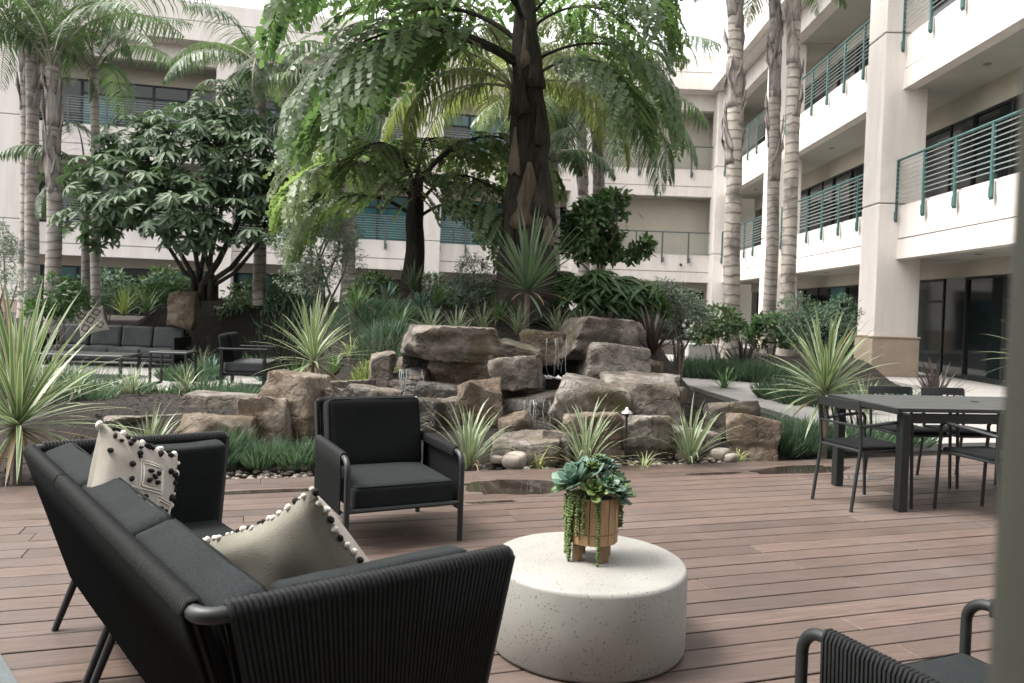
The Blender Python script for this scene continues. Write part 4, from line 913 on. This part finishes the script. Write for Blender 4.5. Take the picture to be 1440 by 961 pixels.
for i, (x, d, r, lb) in enumerate(((298,13.4,38,'blue green agave below the umbrella tree'),(372,12.9,34,'blue green agave on the bare soil slope'),(330,14.6,30,'agave behind the soil slope near the thin palm'),(468,11.8,34,'agave at the right of the soil slope'),(540,11.2,34,'agave beneath the slim fishtail trunk'),(1265,12.2,40,'broad leaved agave beside the wing column base'),(590,10.6,34,'agave behind the row of flax lilies'))):
    flax(x, d, r, 26, lb, i+80, mats=('leaf_agave',), W=.16, name='agave', bend=.35, lo=12, hi=82)
for i, (x, d, r, lb) in enumerate(((562,10.1,46,'green strappy clump left of the flax lily row'),(612,10.9,48,'green strappy clump behind the flax lily row'),(500,10.4,46,'green strappy clump below the slim fishtail palm'),(352,13.6,44,'green strappy clump on the slope under the umbrella tree'),(420,12.8,46,'green strappy clump behind the middle cordyline'),(262,15.2,42,'green strappy clump beside the tan boulder'),(470,9.7,40,'green strappy clump right of the middle cordyline'),(318,14.2,44,'green strappy clump below the umbrella tree stems'),(205,16.2,44,'green strappy clump behind the patio sofa'),(140,16.4,48,'green strappy clump under the small dark trunked palm'),(60,15.6,50,'green strappy clump under the close pair of palms'),(392,11.4,44,'green strappy clump on the soil slope'),(700,10.6,44,'green strappy clump at the foot of the giant fishtail trunk'),(1020,14.8,40,'green strappy clump beside the curved path'))):
    flax(x, d, r, 40, lb, i+100, mats=(GR,), W=.06, name='strappy_plant', bend=1.1, lo=20, hi=85)
# ground cover: fine upright tufts, one mass per patch
def cover(pts, n, hgt_, mat, label, L=.2, W=.012, seed=0, tpl='spike'):
    rr = random.Random(seed); Pn, Xn, Zn, Ls = [], [], [], []
    for (x, d, rx, ry) in pts:
        X, Y = P2(x, d)
        for k in range(n):
            a = rr.uniform(0, 6.283); q = rr.random()**.5; px, py = X+rx*q*math.cos(a), Y+ry*q*math.sin(a); g = max(0.0,hgt(px,py)+.0) if Y > 5.6 else 0
            dome = hgt_*(1-q*q)*rr.uniform(.2,1); v = Vector((math.cos(a)*q*.9+rr.uniform(-.5,.5), math.sin(a)*q*.9+rr.uniform(-.5,.5), 1)).normalized()
            Pn.append((px,py,g+dome*.55-.03)); Xn.append(v); Zn.append((rr.uniform(-1,1),rr.uniform(-1,1),.1)); Ls.append(L*rr.uniform(.6,1.15))
    o = stuff(leaves('ground_cover', tpl, Pn, Xn, Zn, Ls, [W]*len(Ls), mat)); return tag(o, label, 'ground cover')
CV = [([(120,7.6,.3,.22),(170,8.3,.3,.22),(225,8.6,.3,.22),(290,8.4,.3,.2),(335,8.0,.22,.18)],330,.16,'green tufts dotted along the bank above the ledge rocks',.2),
 ([(318,6.38,.10,.10),(338,6.52,.11,.10)],300,.34,'fine feathery green tuft beside the sofa at the deck edge',.24),
 ([(370,6.42,.12,.10),(396,6.52,.10,.09),(424,6.46,.13,.10),(448,6.55,.10,.1)],260,.20,'feathery green ground cover at the deck edge left of the armchair',.20),
 ([(230,9.6,.35,.25),(290,9.6,.4,.25)],500,.12,'low green tufts along the pale patio edge',.22),
 ([(262,12.6,.4,.3),(285,12.9,.3,.3)],500,.15,'soft green tufts between patio sofa and armchair',.26),
 ([(975,17.2,.7,.5),(1010,17.0,.8,.5),(1045,16.8,.8,.5),(1080,16.6,.7,.5)],900,.35,'blue green ground cover along the curved concrete path',.40),
 ([(1095,8.1,.35,.25),(1130,8.2,.35,.25),(1150,8.6,.4,.3),(1110,8.9,.4,.3)],700,.25,'soft green ground cover between brown rock and dining chair',.26),
 ([(1200,8.7,.5,.25),(1250,8.9,.5,.2)],600,.2,'green tufts behind the dining chair beside the path',.26),
 ([(330,15.2,1.0,.6),(390,15.3,1.0,.6)],1100,.12,'soft blurred green grass below the thin palm',.26),
 ([(560,10.4,.5,.4),(520,10.4,.5,.4),(545,9.6,.4,.3)],600,.1,'green ferny ground cover left of the capstone',.22),
 ([(1215,12.6,.8,.5),(1160,12.6,.7,.5),(1130,13.2,.7,.5)],800,.3,'green ground cover around the path side plants',.35),
 ([(60,10.6,.9,.6),(20,10.5,.8,.6),(100,17,1.2,.6)],700,.3,'green undergrowth beyond the tall cordyline',.4)]
for i, (pts, n, h_, lb, L) in enumerate(CV): cover(pts, n, h_, 'leaf_cover', lb, L, .012 if pts[0][1] < 12 else .03, i)
cover([(528,9.15,.28,.2)], 900, .22, 'blade_lime', 'bright yellow green mossy mound left of the capstone', .14, .012, 31)
# ---------------------------------------------------------------- trees
UPV = Vector((0,0,1))
def frondpath(L, el0, el1, n=16):
    p = Vector((0,0,0)); out = [p.copy()]; T = []
    for i in range(n):
        s = (i+.5)/n; el = el0+(el1-el0)*s**1.15; d = Vector((math.cos(el),0,math.sin(el))); p = p+d*(L/n); out.append(p.copy())
    return out
def sample(path, s):
    k = s*(len(path)-1); i = min(int(k), len(path)-2); p = path[i].lerp(path[i+1], k-i); return p, (path[i+1]-path[i]).normalized()
def joinmesh(name, parts):                       # [(mesh, material)] -> one mesh with slots
    V, Fc, mi, mats = [], [], [], []
    for me, mt in parts:
        n = len(V); V += [tuple(v.co) for v in me.vertices]
        if mt not in mats: mats.append(mt)
        k = mats.index(mt)
        for p in me.polygons: Fc.append(tuple(i+n for i in p.vertices)); mi.append(k)
        bpy.data.meshes.remove(me)
    out = bpy.data.meshes.new(name); out.from_pydata(V, [], Fc); out.polygons.foreach_set('material_index', mi)
    for m_ in mats: out.materials.append(MATS[m_])
    out.update(); return out
def frondmesh(L, el0, el1, pairs, leafL, leafW, mat, seed, bare=.16, droop=.55, stem='petiole', rr0=.022):
    rr = random.Random(seed); path = frondpath(L, el0, el1); q = MB(); q.tube(path, [rr0*(1-.85*i/16) for i in range(17)], 5); P, X, Z, Ls = [], [], [], []
    for k in range(pairs):
        s = bare+(1-bare)*(k+.5)/pairs; p, d = sample(path, s)
        for sg in (-1,1):
            l = leafL*(math.sin(math.pi*min(1,(s-bare)/(1-bare)*.86+.13))**.6)*rr.uniform(.85,1.1)
            v = Vector((0,sg,0))+d*rr.uniform(.35,.65)+Vector((0,0,-droop*rr.uniform(.5,1.3))); P.append(p); X.append(v); Z.append(UPV+d*.2+Vector((0,rr.uniform(-.3,.3),0))); Ls.append(l)
    lm = leaves('frond', 'blade', P, X, Z, Ls, [leafW]*len(Ls), mat, False); return joinmesh('frond', [(q.mesh('r'), stem), (lm, mat)])
def fishmesh(L, el0, el1, seed, npin=13, pinL=1.15, leaf=.15, mat='leaf_fish', bare=.25, stem='bark_dark', rr0=.04):
    rr = random.Random(seed); path = frondpath(L, el0, el1); q = MB(); q.tube(path, [rr0*(1-.85*i/16) for i in range(17)], 6); P, X, Z, Ls = [], [], [], []
    for k in range(npin):
        s = bare+(1-bare)*(k+.6)/npin; p, d = sample(path, s)
        for sg in (-1,1):
            pl = pinL*(.55+.6*math.sin(math.pi*min(1,.15+.8*(s-bare)/(1-bare))))*rr.uniform(.8,1.12); v = (Vector((0,sg,0))+d*rr.uniform(.4,.9)+Vector((0,0,rr.uniform(-.15,.25)))).normalized()
            pp = p.copy(); pts = [pp.copy()]; m_ = 12
            for j in range(m_):
                v = (v+Vector((0,0,-.035-.010*j))).normalized(); pp = pp+v*(pl/m_); pts.append(pp.copy())
                side = v.cross(UPV); side = side.normalized() if side.length > .05 else Vector((1,0,0))
                if j < 1: continue
                for s2 in (-1,1):
                    x = side*s2+v*rr.uniform(.65,.95)+Vector((0,0,-.25)); P.append(pp); X.append(x); Z.append(side.cross(v)*1.0+rv(.35)); Ls.append(leaf*rr.uniform(.75,1.15)*(1.1 if j < 9 else .9))
            P.append(pp); X.append(v); Z.append(Vector((rr.uniform(-1,1),rr.uniform(-1,1),.5))); Ls.append(leaf*1.1)
            q.tube(pts[::3]+[pts[-1]], [.010,.008,.006,.005,.003,.002][:len(pts[::3])+1], 4)
    lm = leaves('frond', 'wedge', P, X, Z, Ls, [l*.66 for l in Ls], mat, False); return joinmesh('frond', [(q.mesh('r'), stem), (lm, mat)])
def trunkmesh(h, r0, r1, ring=0, lean=(0,0), n=14, flare=.25, seed=0, rough=.02):
    rr = random.Random(seed); m_ = max(8, int(h/(ring/4 if ring else .22))); path = []; rs = []
    for i in range(m_+1):
        s = i/m_; z = h*s; r = r0+(r1-r0)*s + r0*flare*math.exp(-z*2.5)
        if ring: r *= 1+.02*max(0, math.cos(2*math.pi*z/ring+noise.noise(Vector((z*2,seed,1)))))**6
        r *= 1+rough*noise.noise(Vector((z*3,seed,0))); path.append(Vector((lean[0]*s*s+.03*noise.noise(Vector((z*.5,seed,3))), lean[1]*s*s, z))); rs.append(r)
    q = MB(); q.tube(path, rs, n); return q, path[-1]
FM = {}
def palm(x, d, ycrown, wpx, label, bark='bark_palm', nf=13, L=2.6, leafL=.62, mat='leaf_palm', lean=0, husk=0, seed=0, el=(80,-5), top_r=.72, ring=.17, group=None, shaft=.0, leafW=.035, name='palm_tree', droop=.55, drop=.0, zb=None, hspan=2.0):
    rr = random.Random(seed); b = base_at(x-lean, d, zb); zc = at(x, ycrown, d).z; h = zc-b.z; r0 = wpx*d/F/2
    t = thing(name, label, 'palm', (b.x,b.y,b.z-.1), 0, group); X1 = at(x, ycrown, d).x-b.x
    q, top = trunkmesh(h+.1, r0, r0*top_r, ring, (X1, 0), seed=seed); q.build('trunk', bark, t, angle=70)
    if shaft:
        q = MB(); q.tube([(top.x,top.y,top.z-shaft),(top.x,top.y,top.z-shaft*.7),(top.x,top.y,top.z)], [r0*top_r*1.02,r0*top_r*1.22,r0*top_r*.8], 14); q.build('crownshaft', 'stem_green', t, angle=70)
    for k in range(husk):                        # peeling old leaf bases wrapped round the trunk
        a0 = rr.uniform(0,6.28); z0 = h-.3-hspan*(k+rr.random())/husk; hl = rr.uniform(.7,1.3); q = MB(); V = []; Fc = []; s0 = max(0,z0/h); rad = r0*(1+(top_r-1)*s0)
        for i in range(6):
            s = i/5; half = 1.15*(1-s**1.6*.85)
            for j in range(7):
                a = a0+half*(j/3-1); r = rad*(1.07+.50*s*s+.06*math.sin(j*2+k)); V.append((X1*min(1,(z0+hl*s)/h)**2+r*math.cos(a), r*math.sin(a), z0+hl*s-.12*abs(j-3)*s))
        Fc = [(i*7+j,i*7+j+1,(i+1)*7+j+1,(i+1)*7+j) for i in range(5) for j in range(6)]; q.add(V,Fc); o = q.build('leaf_base', 'husk', t, angle=80); md = o.modifiers.new('t','SOLIDIFY'); md.thickness = .02
    for k in range(nf):
        v = k%5; e0 = el[0]-(el[0]-el[1])*(k/nf)**.8; key = (mat, L, leafL, round(e0/12), v%2, droop)
        if key not in FM: FM[key] = frondmesh(L, R(round(e0/12)*12), R(round(e0/12)*12-95-drop), 46, leafL, leafW, mat, len(FM)+3, droop=droop)
        inst('frond', FM[key], t, (top.x,top.y,top.z-.05), (0,0,k*2.39996+seed+rr.uniform(-.2,.2)), rr.uniform(.82,1.08))
    return t
# big fishtail palm
def fishtail(x, d, ybase, ytop, w0, w1, label, fr, seed, leaf, L, pinL, lean=0, sheath=True, mat='leaf_fish'):
    b = base_at(x, d); zt = at(x, ytop, d).z; t = thing('fishtail_palm', label, 'palm', (b.x,b.y,b.z-.1)); h = zt-b.z+.1; X1 = at(x+lean, ytop, d).x-b.x
    q, top = trunkmesh(h, w0*d/F/2, w1*d/F/2, 0, (X1,0), n=28, flare=.18, seed=seed, rough=.10)
    q.v = [tuple(Vector(v)*1+Vector((v[0]-X1*(max(0,v[2])/h)**2,v[1],0))*.28*noise.fractal(Vector((v[0]*7,v[1]*7,v[2]*1.6)),1,2,3)) for v in q.v]; q.build('trunk','bark_dark',t,angle=60)
    rr = random.Random(seed)
    for k, (z0, hl, a0, hw, mt) in enumerate(((.27,.85,-1.5,.80,'bark_sheath'),(.30,.9,-.7,.8,'bark_dark'),(.58,.8,-2.1,.7,'bark_dark'),(.66,.7,-.9,.7,'bark_dark'),(.16,.5,-2.2,.35,'bark_dark'),(.42,.6,-2.3,.4,'bark_tan'),(.22,.55,-.6,.4,'bark_tan'),(.5,.55,-1.0,.3,'bark_dark'),(.72,.6,-1.6,.4,'bark_tan')) if sheath else ()):
        q = MB(); V = []; z0 = z0*h
        for i in range(9):
            s = i/8; z = z0+hl*s; rad = (w0+(w1-w0)*z/h)*d/F/2*(1.10 if mt == 'bark_dark' else 1.07)+.03*(1-s)*(1 if mt == 'bark_dark' else .4)
            for j in range(9):
                a = a0+hw*(1-s*.88)*(j/4-1); ragged = -.10*rr.random() if i == 0 else 0; V.append((X1*(z/h)**2+rad*math.cos(a), rad*math.sin(a), z+ragged))
        q.add(V, [(i*9+j,i*9+j+1,(i+1)*9+j+1,(i+1)*9+j) for i in range(8) for j in range(8)]); o = q.build('leaf_sheath', mt, t, angle=80); md = o.modifiers.new('t','SOLIDIFY'); md.thickness = .02
    for k, (az, e0, e1, sc, *dn) in enumerate(fr):
        me = fishmesh(L, R(e0), R(e1), seed*10+k, leaf=leaf, pinL=pinL, mat=mat); inst('frond', me, t, (top.x*(1-(dn[0]/h if dn else 0))**2,top.y,top.z-.15-.05*(k%3)-(dn[0] if dn else 0)), (0,0,R(az)), sc)
    return t
fishtail(737,11.2,430,-45,84,22,'giant fishtail palm with dark shaggy trunk rising behind the waterfall', [(178,58,-60,1.0,0),(203,50,-66,1.0,.5),(158,46,-62,1.0,.9),(222,60,-60,1.0,.2),(245,48,-66,.85,.7),(190,34,-74,.95,1.15),(214,30,-76,.9,1.35),(172,40,-66,.9,1.3),(262,56,-62,.75,.3),(-8,60,-62,.62,.2),(-34,48,-74,.66,.6),(-60,60,-62,.6,.3),(20,52,-66,.62,.8),(-14,34,-80,.66,1.2),(-42,30,-82,.6,1.4),(65,60,-45,.9,.3),(115,58,-50,.9,.5),(140,60,-55,1.0,.2)], 1, .205, 4.0, 1.35)
fishtail(576,12.6,425,250,30,20,'smaller fishtail palm with a slim dark trunk left of the giant one', [(170,62,-58,1.0,0),(215,50,-70,.95,.2),(135,68,-50,1.0,0),(250,60,-60,.8,.1),(-10,66,-58,1.0,0),(-42,50,-70,.9,.3),(35,68,-52,1.0,.1),(90,74,-40,1.0,0),(-80,58,-66,.75,.3),(190,40,-76,.85,.5),(-25,38,-78,.8,.5)], 2, .15, 2.7, .95, lean=10, sheath=False, mat='leaf_fish2')
palm(33,18,-25,17,'palm with a pale ringed trunk at the far left, leftmost of the close pair','bark_band',10,2.8,seed=1,husk=8,hspan=2.6,el=(80,-15))
palm(42,17.4,-10,20,'palm with closely ringed trunk in the close pair beside the building column','bark_palm',10,2.9,seed=2,husk=8,hspan=2.4,el=(80,-10))
palm(73,15.2,95,23,'stout palm with peeling leaf bases beside the close pair of palms','bark_palm',11,3.6,seed=3,husk=14,hspan=2.4,el=(88,58),leafL=.75)
palm(132,17.5,95,15,'slim palm with long arching fronds behind the umbrella tree','bark_palm',9,3.2,seed=4,shaft=.8,el=(86,30),leafL=.7)
palm(119,16.4,235,13,'small dark trunked palm standing in front of the ground floor windows','bark_grey',9,1.7,seed=5,el=(70,-10),leafL=.5)
palm(366,16.0,92,18,'thin grey palm rising through the umbrella tree crown','bark_palm',11,2.3,seed=6,shaft=.7,el=(84,5),lean=4,leafL=.6)
palm(486,16.0,150,20,'grey palm with pale trunk between silver olive and fishtail palms','bark_palm',11,2.3,seed=7,shaft=.6,el=(80,-5),leafL=.6)
palm(722,13.4,120,16,'yellowing feather palm hidden behind the giant fishtail trunk','bark_grey',20,3.0,mat='leaf_yellow',seed=8,el=(78,10),leafL=.55,drop=30)
palm(779,14.5,215,13,'thin speckled palm trunk directly right of the giant fishtail palm','bark_palm',6,1.4,seed=9,el=(70,0),leafL=.4)
palm(817,17.0,155,17,'palm with pale ringed trunk in the pair right of the giant fishtail palm','bark_palm',12,2.7,seed=10,husk=3,el=(80,-5),leafL=.75)
palm(838,17.6,140,19,'palm with brown husks in the pair right of the giant fishtail palm','bark_palm',17,3.4,seed=11,husk=4,el=(80,-8),leafL=.9)
palm(1033,20,-40,25,'thick husk covered palm left of the two others by the wing','bark_band',9,3.0,seed=12,husk=22,hspan=4.6,el=(85,20),lean=8,ring=.3)
palm(1090,20.4,-60,19,'tall pale peeling palm between the banded palms by the wing','bark_palm',9,3.0,seed=13,husk=24,hspan=5.6,el=(85,20),lean=10,ring=.3)
palm(1118,19.4,-50,22,'palm with dark bands on its trunk closest to the wing column','bark_band',9,3.0,seed=14,husk=12,hspan=3.4,el=(85,20),lean=14,ring=.24)
# leafy crowns
def lobes(L):                                   # [(px, py, d, rx, ry(depth), rz)] with radii in px -> metres
    return [(at(x,y,d), rx*d/F, ry*d/F, rz*d/F) for x, y, d, rx, ry, rz in L]
def cloud(LB, n, seed, shell=.55, gate=-.16):
    rr = random.Random(seed); out = []; tot = sum(a*b*c for _,a,b,c in LB)
    for c, a, b, e in LB:
        for k in range(int(n*a*b*e/tot)):
            while True:
                u = Vector((rr.uniform(-1,1),rr.uniform(-1,1),rr.uniform(-1,1)))
                if shell < u.length < 1 and noise.noise(Vector((u.x*a,u.y*b,u.z*e))*2.2+c) > gate: break
            out.append((c+Vector((u.x*a,u.y*b,u.z*e)), u.normalized()))
    return out
def bushtree(name, label, cat, base, LB, n, tpl, L, W, mat, seed, stems=4, bark='bark_tan', sr=.03, flop=.3, fork=None):
    rr = random.Random(seed); t = thing(name, label, cat, base); B = Vector(base)
    for k in range(stems):
        c = LB[k%len(LB)][0]-B; a = rr.uniform(0,6.28); q = MB(); m0 = Vector((c.x*.25+.1*math.cos(a), c.y*.25+.1*math.sin(a), c.z*.5)); q.tube([Vector((.03*math.cos(a),.03*math.sin(a),-.1)), m0*.6, m0+Vector((rr.uniform(-.05,.05),0,0)), c*.8+Vector((rr.uniform(-.1,.1),0,0)), c+Vector((0,0,.2*LB[k%len(LB)][3]))], [sr,sr*.9,sr*.75,sr*.5,sr*.2], 7); q.build('stem', bark, t, angle=80)
    pts = cloud(LB, n, seed); P = [p-B for p, u in pts]; X = [u*.5+Vector((rr.uniform(-1,1),rr.uniform(-1,1),rr.uniform(-.8,1)-flop)) for p, u in pts]; Z = [u+UPV*.6+rv(.5) for p, u in pts]
    leaves('crown', tpl, P, X, Z, [L*rr.uniform(.7,1.25) for _ in pts], [W*rr.uniform(.8,1.2) for _ in pts], mat, t); return t
# umbrella tree: palmate leaf clusters
def schef():
    base = base_at(288,15.4); t = thing('umbrella_tree', 'wide umbrella tree with palmate leaves and many curved stems behind the patio', 'tree', base); d = 15
    LB = lobes([(170,268,14.6,78,70,62),(245,285,14.2,85,70,52),(290,215,15.2,98,90,75),(372,245,15.3,84,80,74),(425,300,15.6,60,60,48),(200,205,15.4,62,60,48),(330,160,16,66,60,50),(128,315,14.6,46,50,40),(345,310,14.6,70,60,36),(270,325,14.4,60,60,30)])
    variants = []
    for v in range(5):
        rr = random.Random(v+50); P, X, Z, Ls = [], [], [], []; n = rr.choice((7,8,9))
        for k in range(n):
            a = 2*math.pi*k/n+rr.uniform(-.15,.15); dv_ = Vector((math.cos(a),math.sin(a),-.30+rr.uniform(-.15,.1))); P.append(Vector((math.cos(a),math.sin(a),0))*.015); X.append(dv_); Z.append(UPV+Vector((math.cos(a),math.sin(a),0))*.2); Ls.append(.27*rr.uniform(.85,1.12))
        lm = leaves('leaf_cluster', 'ell', P, X, Z, Ls, [.085]*n, 'leaf_deep', False); lm.transform(Matrix.Identity(4)); variants.append(lm)
    rr = random.Random(8); pts = cloud(LB, 980, 4, .66); pts.sort(key=lambda q: q[1].y-.5*q[1].z); big = pts[:300]; rest = pts[300:]
    for p, u in big:
        n = (u*.55+UPV*.75+rv(.35)).normalized(); o = inst('leaf_cluster', rr.choice(variants), t, p-base, n.to_track_quat('Z','Y').to_euler(), rr.uniform(.68,1.08))
    P, X, Z, Ls = [], [], [], []
    for p, u in rest+[(q, w_) for q, w_ in cloud(LB, 160, 5, .3)]:
        nn = (u*.4+UPV*.8+rv(.4)).normalized(); a_ = nn.orthogonal().normalized(); b_ = nn.cross(a_)
        for k in range(7):
            a = 2*math.pi*k/7; v = a_*math.cos(a)+b_*math.sin(a); P.append(p-base); X.append(v-nn*.3); Z.append(nn); Ls.append(.225*rr.uniform(.8,1.15))
    stuff(leaves('inner_foliage', 'ell', P, X, Z, Ls, [.085]*len(P), 'leaf_deep', t))
    for k, (x1, y1, xm, ym, r) in enumerate(((232,320,262,375,.055),(265,300,275,370,.06),(300,300,282,360,.05),(345,290,318,355,.075),(375,310,345,365,.06),(210,300,245,372,.05),(320,260,300,350,.06),(395,300,352,372,.045),(285,280,290,350,.05))):
        b0 = at(288+(k-4)*4, 402, 15.3+.08*(k%3))-base; m0 = at(xm+(288-xm)*.35, ym+12, 15.2)-base; m1 = at((xm+x1)/2, (ym+y1)/2-4, 15.1+.2*(k%3))-base; e = at(x1,y1,15.1)-base
        q = MB(); q.tube([b0-Vector((0,0,.3)), b0, m0, m1, e, e+Vector((0,0,.6))], [r*1.1,r,r*.85,r*.7,r*.5,r*.3], 8); q.build('stem','bark_dark',t,angle=80)
schef()
bushtree('olive_tree','silvery olive bush between the umbrella tree and the grey palm','tree',base_at(455,13.2),lobes([(440,345,13.2,55,50,48),(480,320,13.2,34,34,34),(400,325,13.3,32,30,30),(490,370,13,26,26,30),(430,390,13,45,35,26)]),5200,'rhomb',.075,.018,'leaf_olive',11,6)
bushtree('olive_tree','small silvery shrub left of the giant fishtail trunk','shrub',base_at(662,11.4),lobes([(664,385,11.4,26,24,28),(648,410,11.3,28,24,22),(680,415,11.3,20,20,20)]),2300,'rhomb',.06,.015,'leaf_olive',12,4)
bushtree('olive_tree','silvery shrub at the right foot of the mound beyond the bronze flax','shrub',base_at(955,14.5),lobes([(955,430,14.5,36,34,36),(935,410,14.5,22,20,22),(978,445,14.3,24,22,24)]),3000,'rhomb',.085,.022,'leaf_olive',13,5)
bushtree('olive_tree','silvery shrub at the far left below the close pair of palms','shrub',base_at(2,13.5),lobes([(5,365,13.5,26,30,40),(-15,350,13.5,30,30,50),(25,400,13.3,30,30,22)]),2600,'rhomb',.075,.018,'leaf_olive',14,4)
bushtree('olive_tree','wispy grey shrub behind the striped cordyline near the wing','shrub',base_at(1150,14.8),lobes([(1150,462,14.8,52,40,36),(1120,440,14.8,28,28,28),(1185,440,15,24,26,26)]),3800,'rhomb',.085,.02,'leaf_cover',15,6)
bushtree('leafy_tree','small round leaved glossy tree right of the giant fishtail palm','tree',base_at(848,12.0),lobes([(838,318,12,42,36,36),(868,292,12,30,30,24),(815,345,11.9,26,26,22),(852,350,12,26,24,18),(888,348,11.8,28,24,18)]),2600,'ell',.13,.065,'leaf_gloss',16,4,'bark_tan',.025,0)
bushtree('leafy_tree','bright green shrub behind the thin palm and umbrella tree','tree',base_at(438,17.5),lobes([(440,235,17.5,50,40,50),(470,300,17,30,30,36)]),2000,'ell',.16,.075,'leaf_green',17,4,'bark_tan',.03,.2)
for i, (x, y, d, r, mt, lf, lb) in enumerate(((524,405,14.0,30,'leaf_green',.11,'rounded green shrub between olive bush and slim fishtail trunk'),(612,405,14.6,30,'leaf_olive',.10,'grey green shrub behind the small spiky cordyline'),(640,425,11.9,24,'leaf_gloss',.09,'glossy low shrub beside the small silvery shrub'),
  (700,418,12.6,30,'leaf_green',.10,'green shrub behind the giant fishtail trunk base'),(345,420,16.2,36,'leaf_gloss',.12,'dark glossy shrub under the umbrella tree crown'),(232,400,18.5,34,'leaf_green',.13,'green shrub behind the tan boulder'),(150,405,18.6,40,'leaf_cover',.13,'soft green shrub under the small dark trunked palm'),
  (80,415,14.2,40,'leaf_green',.12,'green shrub at the foot of the stout palm'),(410,408,16.0,34,'leaf_cover',.11,'soft grey green shrub at the foot of the thin grey palm'),(765,425,11.4,24,'leaf_olive',.09,'small grey shrub right of the giant fishtail trunk'),(905,425,12.6,30,'leaf_green',.11,'green shrub behind the dense lady palm'),(1010,455,18.0,34,'leaf_gloss',.14,'glossy shrub left of the husk covered palm'),(1085,462,18.6,30,'leaf_green',.14,'green shrub between the palms by the wing'))):
    bushtree('shrub', lb, 'shrub', base_at(x,d), lobes([(x,y,d,r,r*.8,r*.7),(x-r*.6,y+r*.4,d,r*.6,r*.6,r*.5),(x+r*.6,y+r*.35,d,r*.65,r*.6,r*.5)]), 1100, 'ell', lf, lf*.4, mt, 60+i, 5, 'bark_tan', .015, .1)
def fanbush(x, d, LB, n, label, seed):
    base = base_at(x, d); t = thing('lady_palm', label, 'palm', base); rr = random.Random(seed); LB = lobes(LB); vs_ = []
    for v in range(4):
        P, X, Z, Ls = [], [], [], []; r2 = random.Random(v)
        for k in range(8):
            a = R(-115+230*k/7); dd = Vector((math.cos(a),math.sin(a),-.12+r2.uniform(-.15,.1))); P.append((0,0,0)); X.append(dd); Z.append((0,0,1)); Ls.append(.30*r2.uniform(.85,1.1))
        vs_.append(leaves('fan_leaf','blade',P,X,Z,Ls,[.05]*8,'leaf_green',False))
    for p, u in cloud(LB, n, seed, .6):
        dirv = (u*.8+UPV*.5+rv(.3)).normalized(); o = inst('fan_leaf', rr.choice(vs_), t, p-base, (u*.5+UPV*.7+rv(.35)).normalized().to_track_quat('Z','X').to_euler(), rr.uniform(.8,1.25))
    for k in range(6):
        c = LB[k%len(LB)][0]-base; q = MB(); q.tube([(rr.uniform(-.15,.15),rr.uniform(-.1,.1),-.1), c*.5+rv(.1), c], .012, 5); q.build('cane','stem_green',t)
fanbush(862,10.9,[(850,405,10.8,45,30,26),(890,410,10.9,36,30,26),(820,420,10.8,26,26,18)],130,'dense lady palm with fan leaves above the flat topped boulder',3)
fanbush(792,11.6,[(795,400,11.6,30,26,18)],50,'low lady palm between the thin speckled trunk and the glossy tree',5)
# white planter with flowers by the path
fp = base_at(986,19.2,0); wp = thing('flower_planter', 'white cube planter with white flowers beside the far end of the path', 'planter', (fp.x,fp.y,0))
q = MB(); q.cbox((0,0,.32),(.72,.5,.64),.01); q.build('cube','white_paint',wp); q = MB(); q.lathe([(.11,.64),(.15,.86),(.14,.87)],16,(.12,0,0)); q.build('pot','wood_pot',wp)
rr_ = random.Random(2); stuff(leaves('flowers','ell',[(-.12+rr_.gauss(0,.13),rr_.gauss(0,.1),.80+rr_.uniform(0,.42)) for _ in range(150)],[rv() for _ in range(150)],[rv() for _ in range(150)],[.10]*150,[.08]*150,'flower_white',wp))
stuff(leaves('leaves','ell',[(.12+rr_.gauss(0,.10),rr_.gauss(0,.08),.85+rr_.uniform(0,.3)) for _ in range(90)],[rv()+UPV for _ in range(90)],[rv() for _ in range(90)],[.16]*90,[.05]*90,'leaf_green',wp))
